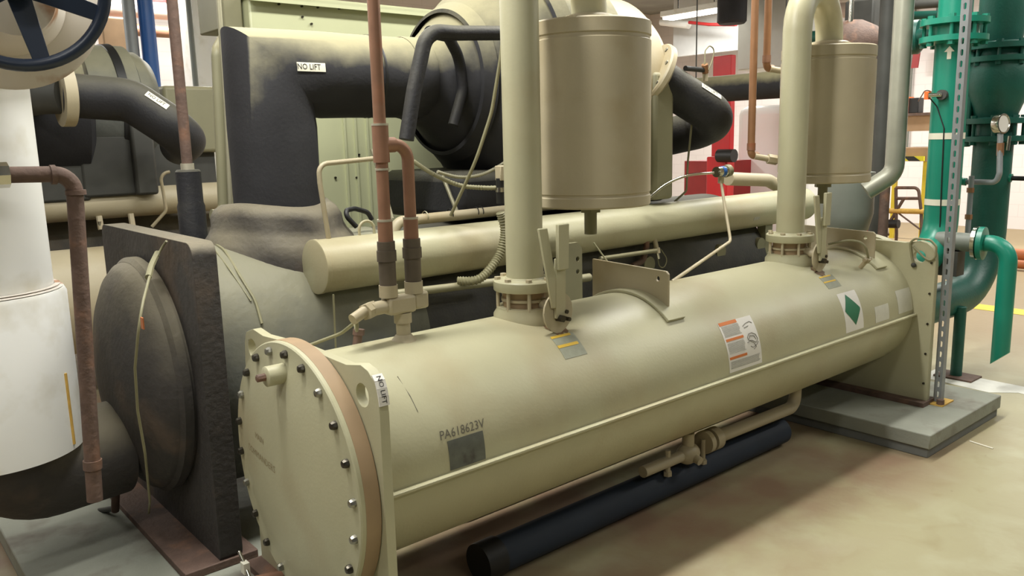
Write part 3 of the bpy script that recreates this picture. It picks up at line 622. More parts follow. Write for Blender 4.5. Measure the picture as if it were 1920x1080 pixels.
# ------------------------------------------------------------------ compressor
KY, KZ = 3.42, 1.93
def compressor(o, label, motor_mat, dark=False):
    ox, oy = o; Y_ = KY+oy
    kp = thing('compressor', label, 'compressor', (2.4+ox, Y_, 1.2), 'compressors')
    L_ = lambda pr, cap=True: MB().lathe([(a, b+ox) for a, b in pr], (0, Y_, KZ), (1, 0, 0), 96, cap)
    L_([(.19, 2.28), (.215, 2.36), (.30, 2.46), (.46, 2.62), (.56, 2.76), (.60, 2.84), (.60, 3.22), (.52, 3.27)]).build('wrapped_casing', FOAM, kp)
    L_([(.50, 3.2), (.50, 3.62), (.46, 3.64), (.46, 3.70), (.40, 3.78), (.25, 3.83), (0, 3.84)]).build('motor_housing', motor_mat, kp)
    for x, r in ((2.50, .345), (2.80, .59))+(((3.50, .50),) if dark else ()): L_([(r-.01, x-.035), (r+.008, x-.03), (r+.014+(.03 if x < 3 else 0), x+.03), (r+.0, x+.035)], False).build('strap', BLACK if dark else FOAM, kp)
    def B(n, m, x0, y0, z0, x1, y1, z1, bv=.02): MB().bb((x0+ox, y0+Y_, z0), (x1+ox, y1+Y_, z1)).build(n, m, kp, bevel=bv)
    B('gear_case', DARKM if dark else GBEIGE, 3.15, -.46, 1.30, 3.62, .2, 1.75); B('motor_bracket', DARKM if dark else GBEIGE, 3.50, -.52, 1.30, 3.66, -.3, 1.98)
    if dark: B('oil_tank', DARKM, 2.5, -.45, 1.28, 3.2, .4, 1.8); B('side_housing', DARKM, 3.6, -.35, 1.3, 3.9, .3, 1.85)
    B('oil_sump', FOAMC, 2.35, -.28, 1.262, 3.95, .42, 1.50, .05)
    return kp
kp = compressor((0, 0), 'huge black-wrapped round compressor behind the tan drum, with tan motor end', BEIGE2)
kp2 = compressor((-1.62, 3.6), 'dusty black-wrapped compressor of the second machine, behind the handwheel', FOAMS, True)
# small black hose over the suction pipe
hp = thing('black_insulated_hose', 'thin black foam-covered line arching over the fat black pipe', 'pipe', (1.8, 2.95, 1.6))
hy = 2.86
MB().tube([ony(762, 262, hy), ony(776, 170, hy), ony(800, 58, hy-.0), ony(852, 62, hy), ony(1000, 62, hy)], .031, fil=.10, n=24).build('foam_sleeve', FOAMC, hp)
MB().tube([ony(805, 60, hy+.1), ony(840, 68, hy+.2), ony(862, 110, hy+.3), ony(868, 170, hy+.3), ony(850, 235, hy+.3)], .026, fil=.12).build('branch_sleeve', FOAMC, hp)
# ------------------------------------------------------------------ black NO LIFT elbow pipe at the motor
def elbow_pipe(dx, dy, label, sc=1.):
    o = np.array([dx, dy, 0])
    t = thing('motor_coolant_pipe', label, 'pipe', np.array([3.7, 2.9, 1.9])+o, 'black NO LIFT elbows beside the motors')
    ya = 3.0
    a = ony(1236, 150, ya)+o; b = ony(1350, 222, ya-.15)+o; c = b+np.array([.02, .28, -.10])
    MB().tube([a, b, b+np.array([.07, .20, -.06]), b+np.array([-.02, .50, -.12])], .112, fil=.14, n=40).build('foam_sleeve', FOAMC, t)
    d = nrm(b-a); c0 = a-d*.02
    MB().lathe([(.03, -.045), (.18, -.045), (.188, -.035), (.188, -.01), (.15, .012), (.112, .03)], c0, d, 48).build('flange', BEIGE2, t)
    f2 = t.children
    bolts_ring('bolt', STEEL, t, c0-d*.03, -d, .152, 8, .014, .02, .3)
    # label wrapped on the sleeve
    ax = V3(d); view = V3(CAMP)-V3((a+b)/2-o*0); view = (V3(CAMP)-V3((a+b)/2)).normalized(); 
    nrmv = (V3((0.05, -.8, .55)).normalized()); nrmv = (nrmv-ax*nrmv.dot(ax)).normalized(); sd = ax.cross(nrmv)
    cen = V3(a)+ax*(.52*np.linalg.norm(b-a)+.05)
    def cp(s_, w_, off): th = w_/.112; return tuple(cen+ax*s_+(nrmv*math.cos(th)+sd*math.sin(th))*(.112+off))
    vs, fs = [], []
    for j in range(5):
        for s_ in (-.075, .065): vs.append(cp(s_, -.017+.034*j/4, .0035))
    for j in range(4): fs.append((2*j, 2*j+1, 2*j+3, 2*j+2))
    lb = MB().add(vs, fs).build('warning_label', TAPE, t, label='white NO LIFT label')
    tv, tf = text_geo('NO LIFT', .030); flip = -1 if (ax.cross(nrmv)).z < 0 else 1
    MB().add([cp(v[0]*.95-.012, v[1]*flip, .0048) for v in tv], tf).build('lettering', BLK, lb)
    return t
ep = elbow_pipe(0, 0, 'black-wrapped elbow pipe with a white NO LIFT label, right of the near drum')
# ------------------------------------------------------------------ pale cabinet panel behind the fat black pipe
cy = 4.15
ca = thing('control_cabinet', 'pale green sheet-metal cabinet standing behind the fat black pipe', 'cabinet', (1.7, cy, 1.0))
cx0 = ony(468, 30, cy)[0]; cz = 1.65+cy*math.tan(math.radians(10.15)); cx1 = ony(860, 60, cy)[0]
MB().bb((cx0, cy, .9), (cx1, cy+.45, cz)).build('body', PALEG, ca, bevel=.01)
MB().bb((cx0-.01, cy-.05, cz-.012), (cx1, cy+.46, cz+.01)).bb((cx0-.01, cy-.05, cz-.03), (cx1, cy-.044, cz)).build('top_lip', PALEG, ca)
MB().bb((ony(419, 30, cy+.06)[0], cy+.06, ony(440, 54, cy+.06)[2]), (cx0-.01, cy+.4, cz+.5)).build('side_box', GBEIGE, ca, bevel=.008)
for px in (648, 668, 690): q = ony(px, 300, cy); MB().bb((q[0]-.006, cy-.012, 1.0), (q[0]+.006, cy+.001, 1.9)).build('panel_rib', PALEG, ca)
for px, py in ((522, 8), (565, 12), (595, 14), (635, 16), (566, 32), (583, 45), (628, 333), (668, 333), (672, 290)):
    q = ony(px, py, cy); MB().cyl((q[0], cy+.005, q[2]), (q[0], cy-.012, q[2]), .006, n=8).build('screw', DSTEEL, ca)
# upright tube and conduit at the left end of the cabinet
ut = thing('conduit_tube', 'thin tan tube running up beside the pale cabinet', 'pipe', (1.5, 4.0, 1.3))
MB().tube([ony(396, 402, 4.0), ony(420, 404, 4.0), ony(406, 95, 4.0), ony(424, 62, 4.2)], .026, fil=.05).build('tube', GBEIGE, ut)
ut = tag(MB().tube([ony(433, 400, 3.95), ony(424, 200, 3.95), ony(410, 0, 3.95), ony(407, -60, 3.95)], .012).build('conduit_tube', FLEX), 'slim bright conduit rising past the fat black pipe', 'pipe')
# small black loop of hose lying behind the slim vessel
tag(MB().tube([ony(668, 425, 3.2), ony(640, 396, 3.2), ony(665, 391, 3.25), ony(690, 398, 3.25), ony(697, 412, 3.25)], .011, fil=.04).build('rubber_hose', BLACK), 'small black rubber hose loop behind the near end of the slim vessel', 'hose')
# flexible conduits and sensor lines in the dark middle
def flex(pts, r, m, name, label, cat='conduit', par=None, fil=.15):
    mb = MB(); mb.tube([V3(p) for p in pts], r, fil=fil, n=12, rfun=None); P = mb
    o = mb.build(name, m, par)
    return o if par is not None else tag(o, label, cat)
def rib_flex(pts, r, m, name, label):
    # corrugated: radius ripples along the run
    C = [V3(p) for p in pts]; Q = []
    for i in range(len(C)-1):
        p0 = C[max(i-1, 0)]; p1 = C[i]; p2 = C[i+1]; p3 = C[min(i+2, len(C)-1)]
        n = max(2, int((p2-p1).length/.006))
        for k in range(n):
            t = k/n; Q.append(.5*((2*p1)+(p2-p0)*t+(2*p0-5*p1+4*p2-p3)*t*t+(3*p1-p0-3*p2+p3)*t**3))
    Q.append(C[-1]); mb = MB(); idx = [0]
    N = len(Q)-1
    mb.tube(Q, r, n=10, rfun=lambda f: r*(1.0 if int(round(f*N)) % 2 else .8))
    return tag(mb.build(name, m), label, 'conduit')
rib_flex([ony(765, 295, 3.0), ony(810, 325, 2.95), ony(860, 347, 2.9), ony(905, 352, 2.85), ony(938, 352, 2.8)], .011, CABLE, 'flexible_conduit', 'tan ribbed conduit sagging from the copper pipes to the nearer tall pipe')
rib_flex([ony(820, 322, 3.1), ony(860, 332, 3.1), ony(900, 328, 3.1), ony(935, 312, 3.1), ony(965, 290, 3.1)], .009, FLEX, 'flexible_conduit', 'grey ribbed conduit curving up behind the nearer tall pipe')
rib_flex([ony(1215, 372, 2.85), ony(1250, 345, 2.82), ony(1290, 329, 2.8), ony(1338, 324, 2.8)], .008, CHROME, 'flexible_conduit', 'bright ribbed conduit leading to the blue-labelled sensor')
rib_flex([ony(938, 398, 2.78), ony(946, 435, 2.78), ony(935, 480, 2.78), ony(900, 522, 2.78), ony(858, 527, 2.85)], .021, CABLE, 'flexible_conduit', 'thick grey-tan ribbed hose hanging over the slim vessel')
fb = thing('conduit_box', 'small tan fitting above the thick ribbed hose', 'fitting', ony(940, 400, 2.78))
q = ony(940, 330, 2.78); MB().bb((q[0]-.02, 2.76, q[2]-.02), (q[0]+.03, 2.80, q[2]+.045)).build('box', BEIGE2, fb, bevel=.004)
q = ony(938, 360, 2.78); MB().cyl(q-np.array([0, 0, .05]), q+np.array([0, 0, .06]), .018).build('collar', BLACK, fb); MB().cyl(q, q+np.array([0, 0, .02]), .020).build('ring', CHROME, fb)
tag(MB().tube([ony(946, 30, 2.6), ony(940, 100, 2.65), ony(922, 210, 2.7), ony(893, 300, 2.75), ony(845, 404, 2.9)], .0075, fil=.4, n=10).build('sensor_tube', CABLE), 'thin tan tube slanting down behind the nearer tall pipe', 'tube')
for a, b, lab in (((698, 280), (735, 410), 'grey tube slanting down behind the copper pipes'), ((830, 330), (860, 405), 'short grey tube slanting behind the slim vessel'), ((838, 335), (905, 400), 'longer grey tube slanting behind the slim vessel')):
    tag(MB().cyl(ony(*a, 3.25), ony(*b, 3.15), .010, n=10).build('sensor_tube', FLEX), lab, 'tube')
# thin beige pipe along the back of the slim vessel
bp = thing('small_pipe', 'thin tan pipe clipped along the top back of the slim vessel', 'pipe', (1.9, 3.1, 1.25))
p0 = ony(738, 437, 3.1); p1 = ony(752, 412, 3.1); MB().tube([p0, (p1[0]-.02, 3.1, 1.30), (3.4, 3.1, 1.31)], .024, fil=.05, n=20).build('pipe_run', BEIGE2, bp)
for px in (797, 844, 892, 901): q = ony(px, 408, 3.1); MB().lathe([(.0255, -.003), (.0265, 0), (.0255, .003)], (q[0], 3.1, 1.31), (1, 0, 0), 20, cap=False).build('cable_tie', BLACK if px > 800 else BEIGE, bp)
# condenser clutter behind: lines under the slim vessel
for k, (a, b, Y, r) in enumerate([((735, 552), (935, 528), 2.85, .018), ((1125, 485), (1230, 470), 2.86, .012), ((1040, 530), (1105, 520), 2.8, .02)]):
    tag(MB().cyl(ony(*a, Y), ony(*b, Y), r).build('small_pipe', GBEIGE), ['dull tan pipe low behind the lever valve at the nearer tall pipe', 'thin dull pipe just under the slim vessel, right of the near drum', 'short dull pipe stub behind the nearer lever'][k], 'pipe')
gb = thing('gusset_plate', 'dull tan bracket plate with two holes behind the nearer lever', 'bracket', (2.3, 2.75, .9))
q = ony(1078, 525, 2.75); MB().plate([(q[0]-.09, .85), (q[0]+.04, .87), (q[0]+.04, 1.13), (q[0]+.01, 1.16), (q[0]-.09, 1.16)], [circ(q[0]+.01, 1.02, .012, 12), circ(q[0]+.01, 1.08, .012, 12)], FXZ, 2.74, 2.755).build('plate', GBEIGE, gb)
tag(MB().tube([ony(1113, 455, 2.8), ony(1140, 492, 2.75)], .004).build('sensor_tube', CABLE), 'very thin wire behind the first upright bracket plate', 'tube')
for (px, py, Y, dd, lab) in ((1195, 480, 3.0, .16, 'dark valve block under the middle of the slim vessel'), (1330, 455, 3.0, .14, 'dark pump block under the slim vessel, left of the farther tall pipe'), (1405, 440, 3.0, .12, 'small dark block under the slim vessel beside the farther tall pipe')):
    q = ony(px, py, Y); t = thing('oil_component', lab, 'machine part', (q[0], Y, .7))
    MB().bb((q[0]-dd/2, Y-.05, .75), (q[0]+dd/2, Y+.1, 1.03)).build('housing', DARKM, t, bevel=.02); MB().cyl((q[0], Y-.05, .95), (q[0], Y-.09, .95), .045).build('cap', GBEIGE, t)
MB_ = MB(); q = ony(1213, 460, 2.9)
tag(MB().tube([q+np.array([-.02, 0, .06]), q, q+np.array([-.03, 0, -.08]), q+np.array([-.12, 0, -.10])], .016, fil=.04).build('small_pipe', RUSTY), 'small brown bent pipe just right of the service valve', 'pipe')
# pressure switch with copper-tan line into the vessel
psw = thing('pressure_sensor', 'small sensor head with blue band above the slim vessel', 'sensor', ony(1352, 345, 2.8))
q = ony(1352, 322, 2.8)
MB().cyl(q+np.array([-.045, 0, .0]), q+np.array([.04, 0, 0]), .03, n=20).build('chrome_body', CHROME, psw); MB().cyl(q+np.array([-.01, 0, .0]), q+np.array([.018, 0, 0]), .0315, n=20).build('blue_band', BLUEP, psw)
MB().cyl(q+np.array([.04, 0, .0]), q+np.array([.075, 0, .005]), .035, n=20).build('side_cap', GBEIGE, psw); MB().cyl(q, q-np.array([0, 0, .065]), .018, n=6).build('nut', BEIGE2, psw)
h = CON.hit(1262, 526)
MB().tube([q-np.array([0, 0, .05]), ony(1358, 380, 2.75), ony(1370, 452, 2.65), CON.p(h[0], 100, -.005)], .0085, fil=.05, n=12).build('bent_line', BEIGE2, psw)
# ------------------------------------------------------------------ things to the right of the near drum
vp = thing('test_valve', 'brass test valve with a looped capillary above the black elbow pipe', 'valve', ony(1318, 160, 2.95))
a = ony(1322, 152, 2.92); MB().cyl(a, a+np.array([.0, 0, .10]), .016).build('stem', BEIGE2, vp); MB().cyl(a+np.array([-.0, 0, .045]), a+np.array([-.02, -.01, .09]), .02, n=6).build('brass_body', COPPERB, vp)
MB().cyl(a+np.array([-.01, 0, .06]), ony(1285, 128, 2.9), .014).build('handle', BLACK, vp)
MB().tube([a+np.array([-.02, -.01, .09]), ony(1322, 95, 2.92), ony(1330, 85, 2.92), ony(1340, 92, 2.92), ony(1336, 112, 2.92), ony(1327, 135, 2.92)], .0035, fil=.03, n=8).build('capillary_loop', CABLE, vp)
MB().tube([ony(1297, 232, 2.95), ony(1290, 300, 2.95), ony(1287, 358, 2.95), ony(1265, 378, 2.98)], .006, fil=.03).build('capillary', CABLE, vp)
tp_ = thing('tan_elbow_pipe', 'stubby tan pipe bending down behind the farther tall pipe', 'pipe', ony(1450, 340, 3.2))
MB().tube([ony(1365, 335, 3.25), ony(1440, 338, 3.25), ony(1478, 360, 3.2), ony(1485, 400, 3.2), ony(1485, 400, 3.2)*np.array([1, 1, 0])], .045, fil=.1, n=28).build('pipe_run', BEIGE2, tp_)
for px, y1, Y, lab, m in ((1415, 292, 2.7, 'longer thin copper pipe left of the farther tall tan pipe', COPPERB), (1444, 128, 2.7, 'shorter thin copper pipe nearest the farther tall tan pipe', COPPERB)):
    b = ony(px-7, y1, Y); top = np.array([b[0], Y, 3.2]); t = thing('thin_copper_pipe', lab, 'pipe', b)
    MB().tube([top, b, b+np.array([.06, 0, -.0])], .021, fil=.03).build('copper_tube', m, t)
    MB().cyl(b+np.array([.0, 0, .03]), b+np.array([0, 0, .07]), .024).build('solder_joint', COPPER, t)
    e_ = ony(px+50, y1+10, Y-.10); d_ = e_-b; MB().cyl(b+d_*.12, e_, .017).cyl(b+d_*.55, b+d_*.85, .028, n=6).build('brass_union', BEIGE2, t)
# overhead runs hang from the ceiling on rods
def hung(a, b, r, m, lab, name='overhead_pipe'):
    t = thing(name, lab, 'pipe', a); MB().cyl(a, b, r, n=32).build('pipe_run', m, t)
    for f in (.03, .97): q = a+(b-a)*f; MB().cyl(q, (q[0], q[1], ZC), .008, n=8).build('hanger_rod', DARKM, t)
hung(np.array((8.6, onx(1300, 165, 8.6)[1], onx(1400, 163, 8.6)[2])), np.array((8.6, onx(1475, 165, 8.6)[1], onx(1400, 163, 8.6)[2])), .155, FOAM, 'level black-wrapped pipe behind the thin copper pipes', 'insulated_pipe')
# grey duct column + hanging black pipe end + white cabinet + red frame
q0 = onx(1383, 60, 10.5); q1 = onx(1482, 60, 10.5)
tag(MB().bb((10.5, q1[1], onx(1430, 128, 10.5)[2]), (11.2, q0[1], ZC)).build('air_duct', mat('light_grey_duct_metal', (186, 188, 182), .5, var=.04), bevel=.02), 'grey rectangular duct coming down behind the thin copper pipes', 'duct')
q = onx(1372, 45, 10.0); tag(MB().lathe([(0, 0), (.17, 0), (.2, .03), (.2, 1.5)], q, (0, 0, 1), 24).build('insulated_pipe', FOAM), 'black-wrapped pipe end hanging in front of the grey duct', 'pipe')
wc = thing('white_tank', 'large white rounded tank beyond the black level pipe', 'tank', (10.2, onx(1430, 300, 10.2)[1], 0))
a = onx(1380, 200, 10.2); b = onx(1470, 330, 10.2); MB().bb((10.2, b[1]-.3, 0), (11.0, a[1], a[2])).build('body', mat('clean_white_enamel', (238, 240, 238), .4, var=.01), wc, bevel=.12)
rf = thing('red_cabinet', 'upright red steel panel behind the black elbow pipe', 'panel', (9.4, onx(1350, 310, 9.4)[1], 0))
a = onx(1337, 106, 9.4); b = onx(1367, 318, 9.4); MB().bb((9.4, b[1], 0), (9.5, a[1], a[2])).build('panel', RED, rf, bevel=.01)
a = onx(1345, 268, 9.3); MB().bb((9.2, onx(1372, 268, 9.3)[1], 0.0), (9.38, a[1]+.1, 1.35)).build('red_box', RED, rf, bevel=.02)
q = onx(1362, 292, 9.15); MB().cyl(q+np.array([0, .12, 0]), q+np.array([0, -.12, 0]), .085, n=20).build('black_coupling', BLACK, rf)
a = onx(1305, 302, 9.6); tag(MB().bb((9.6, a[1]-.5, 0), (10.2, a[1]+.2, a[2])).build('red_crate', REDB), 'low dark red crate behind the black elbow pipe', 'crate')
a = onx(1262, 210, 13.5); tag(MB().bb((13.6, onx(1384, 100, 13.6)[1], onx(1300, 103, 13.6)[2]), (13.7, onx(1262, 100, 13.6)[1], ZC)).build('hanging_sheet', mat('white_wall_panel', (216, 218, 218), .5)), 'pale grey-white hanging panel above the red frame', 'panel')
q = onx(1322, 100, 13.5)
# ceiling lamps (fluorescent battens)
LAMP = mat('fluorescent_tube_glow', (255, 252, 240), .3, emit=6)
def lamp(a, b, label, grp='fluorescent ceiling lamps'):
    a = np.array(a); b = np.array(b); t = thing('fluorescent_lamp', label, 'lamp', (a+b)/2, grp); d = b-a; L_ = np.linalg.norm(d); rz = math.atan2(d[1], d[0])
    MB().box((a+b)/2+np.array([0, 0, .06]), (L_, .30, .08), rz=rz).build('housing', WHITEP, t, bevel=.01)
    MB().box((a+b)/2, (L_-.04, .22, .03), rz=rz).build('diffuser', LAMP, t)
    for f in (.2, .8): q = a+d*f; MB().cyl(q+np.array([0, 0, .1]), (q[0], q[1], ZC), .008, n=8).build('hanger_rod', DARKM, t)
l0 = onz(1250, 36, 3.35); l1 = onz(1363, 17, 3.35)
lamp(l0, l1, 'long bright ceiling lamp seen right of the near drum')
l0 = onz(1235, 45, 3.6); l1 = onz(1290, 44, 3.6)
tag(MB().cyl(onx(1240, 41, 13.2), onx(1292, 47, 13.2), .07).build('ceiling_conduit', WHITEP), 'short white overhead pipe under the bright ceiling lamp', 'pipe')
tag(MB().tube([onx(1292, 42, 13), onx(1330, 46, 13), onx(1380, 46, 12.5)], .03).build('ceiling_conduit', REDB), 'thin dark red overhead pipe beside the bright ceiling lamp', 'pipe')
# ------------------------------------------------------------------ far right: steel channel, green water pipes
sc_ = thing('slotted_channel', 'upright galvanised channel with oval slots at the far end of the long vessel', 'channel', (4.68, 1.84, PADZ))
sx_, sy_ = 4.675, 1.812; hs = []
for k in range(46):
    z = .18+k*.058; hs.append([(sy_+.0205+.0075*math.cos(2*PI*i/12), z+(.009 if math.sin(2*PI*i/12) >= 0 else -.009)+.0075*math.sin(2*PI*i/12)) for i in range(12)])
MB().plate([(sy_, PADZ), (sy_+.041, PADZ), (sy_+.041, 2.95), (sy_, 2.95)], hs, FYZ, sx_, sx_+.003).build('slotted_face', GALV, sc_)
MB().bb((sx_+.003, sy_, PADZ), (sx_+.041, sy_+.003, 2.95)).build('side_web', GALV, sc_); MB().bb((sx_+.003, sy_+.038, PADZ), (sx_+.041, sy_+.041, 2.95)).build('side_web', GALV, sc_)
MB().bb((sx_-.05, sy_-.03, PADZ), (sx_+.10, sy_+.06, PADZ+.008)).build('base_plate', YELLOWST, sc_)
MB().cyl((sx_-.03, sy_-.01, PADZ), (sx_-.03, sy_-.01, PADZ+.035), .02, n=6).build('anchor_nut', RUSTY, sc_)
# pipe A
gx, gy = 5.7, onx(1772, 300, 5.7)[1]; gr = .105
ga = thing('green_water_pipe', 'lighter green vertical pipe with white bands and an up arrow, nearer the tan vessel', 'pipe', (gx, gy, .9))
zf0 = onx(1770, 78, gx)[2]; zf1 = onx(1770, 42, gx)[2]
MB().tube([(4.72, 2.40, 0.80), (5.1, gy+.02, .82), (gx, gy, .82), (gx, gy, zf0)], gr, fil=.24, n=40).build('pipe_run', GREEN, ga)
MB().lathe([(.10, zf1), (.10, 3.4)], (gx, gy, 0), (0, 0, 1), 40).build('upper_pipe', GREEN, ga)
def flange_stack(par, x, y, z0, z1, r, m):
    MB().lathe([(r*.6, z0-.02), (r, z0-.01), (r, z0+.025), (r*.6, z0+.03)], (x, y, 0), (0, 0, 1), 40).build('flange', m, par)
    MB().lathe([(r*.68, z0+.03), (r*.68, z1-.03)], (x, y, 0), (0, 0, 1), 40).build('valve_ring', m, par)
    MB().lathe([(r*.6, z1-.03), (r, z1-.025), (r, z1+.01), (r*.6, z1+.02)], (x, y, 0), (0, 0, 1), 40).build('flange', m, par)
    for k in range(8):
        a = 2*PI*k/8+.3; X, Y = x+math.cos(a)*r*.86, y+math.sin(a)*r*.86
        MB().cyl((X, Y, z0-.035), (X, Y, z1+.03), .012, n=8).cyl((X, Y, z0-.035), (X, Y, z0-.01), .022, n=6).cyl((X, Y, z1+.01), (X, Y, z1+.03), .022, n=6).build('bolt', m, par)
flange_stack(ga, gx, gy, zf0, zf1, .20, GREEN)
for py in (255, 378): z = onx(1770, py, gx)[2]; MB().lathe([(gr+.001, z-.02), (gr+.002, z-.02), (gr+.002, z+.02), (gr+.001, z+.02)], (gx, gy, 0), (0, 0, 1), 40, cap=False).build('white_band', TAPE, ga)
def on_pipe(px, py, x, y, r):
    d = ray(px, py); a = d[0]**2+d[1]**2; b = -2*(d[0]*x+d[1]*y); c = x*x+y*y-r*r; t = (-b-math.sqrt(max(b*b-4*a*c, 0)))/2/a; return CAMP+d*t
q = on_pipe(1780, 100, gx, gy, gr); n_ = nrm([q[0]-gx, q[1]-gy, 0]); s_ = np.cross([0, 0, 1], n_); fr = lambda a, b, c: tuple(q+s_*a+np.array([0, 0, 1])*b+n_*c)
MB().plate([(-.012, -.035), (.012, -.035), (.012, .01), (.03, .01), (0, .045), (-.03, .01), (-.012, .01)], [], fr, .0, .003).build('flow_arrow', TAPE, ga)
q = on_pipe(1768, 178, gx, gy, gr); n_ = nrm([q[0]-gx, q[1]-gy, 0]); MB().cyl(q-n_*.01, q+n_*.03, .032).build('sensor_socket', DARKM, ga); MB().cyl(q+n_*.03, q+n_*.06+np.array([-.02, .06, 0]), .014).build('brass_fitting', CHROME, ga)
q2 = q+n_*.05+np.array([0, .075, 0]); MB().box(q2, (.03, .03, .05)).build('orange_plug', ORA, ga)
MB().tube([q2, on_pipe(1757, 200, gx, gy, gr+.004), on_pipe(1770, 240, gx, gy, gr+.004), on_pipe(1766, 330, gx, gy, gr+.004), on_pipe(1762, 430, gx, gy, gr+.004)], .004, fil=.05, n=8).build('black_wire', BLACK, ga)
# pipe B with valve bodies
hx_, hy_ = 6.35, onx(1856, 350, 6.35)[1]; hr = .125
gb_ = thing('green_water_pipe', 'darker green vertical pipe with valve bodies that sweeps down toward the vessel end', 'pipe', (hx_, hy_, .4))
zt_ = onx(1856, 262, hx_)[2]
MB().tube([(4.70, 2.35, .50), (5.3, hy_+.04, .50), (hx_, hy_, .50), (hx_, hy_, zt_)], hr, fil=.42, n=40).build('pipe_run', GREEND, gb_)
flange_stack(gb_, hx_, hy_, zt_, onx(1856, 225, hx_)[2], .20, GREEND)
MB().lathe([(.12, zt_+.1), (.14, zt_+.18), (.19, zt_+.32), (.20, zt_+.45), (.16, zt_+.60), (.13, zt_+.66)], (hx_, hy_, 0), (0, 0, 1), 40).build('valve_body', GREEND, gb_)
z2 = onx(1856, 115, hx_)[2]; flange_stack(gb_, hx_, hy_, z2, z2+.10, .21, GREEND)
MB().lathe([(.125, z2+.12), (.15, z2+.30), (.15, z2+.5), (.20, z2+.56), (.20, z2+.66), (.12, z2+.7), (.12, 3.6)], (hx_, hy_, 0), (0, 0, 1), 40).build('upper_body', GREEND, gb_)
q = onx(1832, 180, hx_); MB().bb((hx_-.12, hy_+.12, q[2]-.35), (hx_-.06, hy_+.2, q[2]+.3)).build('yoke_bar', GREEND, gb_, bevel=.01)
q = onx(1815, 210, hx_); MB().tube([q+np.array([0, 0, 0]), q+np.array([0, -.15, 0])], .035).build('side_stub', GREEND, gb_)
MB().cyl(onx(1880, 332, hx_), onx(1897, 334, hx_), .03).build('socket', GREEN, gb_); 
tag(MB().cyl(onx(1895, 334, hx_), onx(1960, 336, hx_), .016).build('small_pipe', BLACK), 'thin black pipe leaving the dark green pipe to the right', 'pipe')
# gauge with silver piping
pg_ = thing('pressure_gauge', 'round chrome pressure gauge on silver pipe in front of the dark green pipe', 'gauge', onx(1876, 270, 6.05))
q = onx(1877, 232, 6.05); d = nrm([-.25, -1, 0.05]); MB().lathe([(0, -.03), (.062, -.03), (.066, -.02), (.066, .02), (.058, .022), (.055, .015), (0, .015)], q, d, 32).build('case', CHROME, pg_); MB().lathe([(0, .0155), (.055, .0165)], q, d, 32).build('dial', PAPER, pg_)
MB().tube([q-np.array([0, 0, .06]), onx(1874, 325, 6.0), onx(1868, 342, 6.0), onx(1812, 341, 6.0)], .018, fil=.04).build('silver_pipe', GALV, pg_)
MB().cyl(onx(1876, 268, 6.03), onx(1875, 292, 6.03), .022, n=6).build('brass_union', COPPERB, pg_); MB().cyl(onx(1893, 255, 6.03), onx(1889, 282, 6.03), .01).build('lever', CHROME, pg_)
MB().cyl(onx(1812, 341, 6.0), onx(1802, 340, 6.0), .026).build('green_socket', GREEN, pg_)
vr = thing('small_pipe', 'slim silver riser with brass joints between the two green pipes', 'pipe', onx(1815, 470, 6.0))
MB().tube([onx(1822, 330, 5.95), onx(1814, 440, 5.95), onx(1812, 470, 5.9)], .017).build('silver_pipe', GALV, vr)
for py in (352, 402): MB().cyl(onx(1820-(py-350)*.07, py, 5.95), onx(1820-(py-342)*.07, py+9, 5.95), .023, n=6).build('union', COPPERB, vr)
# flanged drain with down-turned green pipe
dp = thing('green_drain_pipe', 'smaller green pipe that leaves a flange and turns down to a slanted open end', 'pipe', onx(1880, 690, 5.6))
fa = onx(1836, 456, 5.6); MB().lathe([(.03, -.03), (.105, -.03), (.105, -.008), (.06, 0)], fa, (.1, -1, 0), 32).build('flange', CHROME, dp); MB().lathe([(.03, .0), (.105, .0), (.105, .03), (.05, .035)], fa, (.1, -1, 0), 32).build('flange', GREEN, dp)
fc = onx(1893, 456, 5.6); fe = onx(1876, 672, 5.6); fe = np.array([fc[0], fc[1], fe[2]])
mb = MB(); mb.tube([fa, fc, fe], .052, fil=.11, n=32)
n = 32; vs = mb.v[-n:]; mb.v[-n:] = [(v[0], v[1], v[2]+(-(v[1]-fc[1]))*.9) for v in vs]
mb.build('pipe_run', GREEN, dp)
MB().cyl(fa+np.array([0, .03, 0]), fa+np.array([0, .25, 0]), .06).build('grey_stub', MGREY, dp)
MB().bb(fa+np.array([-.06, .1, -.22]), fa+np.array([.06, .25, -.06])).build('bracket', DARKM, dp)
lg = thing('pipe_support_leg', 'dark green round support post on a small plate beside the grey pad', 'post', onz(1792, 712))
q = onz(1792, 706); MB().cyl((q[0], q[1], .01), (q[0], q[1], .48), .036).build('post', GREEND, lg); MB().bb((q[0]-.09, q[1]-.13, 0), (q[0]+.09, q[1]+.11, .012)).build('plate', RUSTY, lg)
# grey insulated pipe + darker one
gp = thing('grey_pipe', 'vertical silvery grey pipe with an elbow at its foot beside the farther drum', 'pipe', (5.6, onx(1690, 200, 5.6)[1], 1.2))
e = [onx(1697, -60, 5.6), onx(1686, 120, 5.6), onx(1676, 300, 5.6), onx(1650, 348, 5.6)]
yy = onx(1684, 200, 5.6)[1]; MB().tube([(5.6, yy, 3.3), (5.6, yy, onx(1676, 325, 5.6)[2]), (5.5, yy+.14, onx(1655, 352, 5.6)[2]-.02)], .062, fil=.12, n=32).build('pipe_run', mat('dull_silver_jacket', (150, 150, 136), .4, metal=.35, var=.12, scale=6), gp)
tag(MB().cyl((6.6, onx(1655, 200, 6.6)[1], 0), (6.6, onx(1655, 200, 6.6)[1], 3.8), .06).build('support_column', DARKM), 'dark slim column just left of the silvery grey pipe', 'column')
tag(MB().cyl((6.0, onx(1657, 400, 6.0)[1], 0), (6.0, onx(1657, 400, 6.0)[1], 1.3), .035).build('brown_post', RUSTY), 'brown pipe below the silvery elbow, behind the far end of the long vessel', 'pipe')
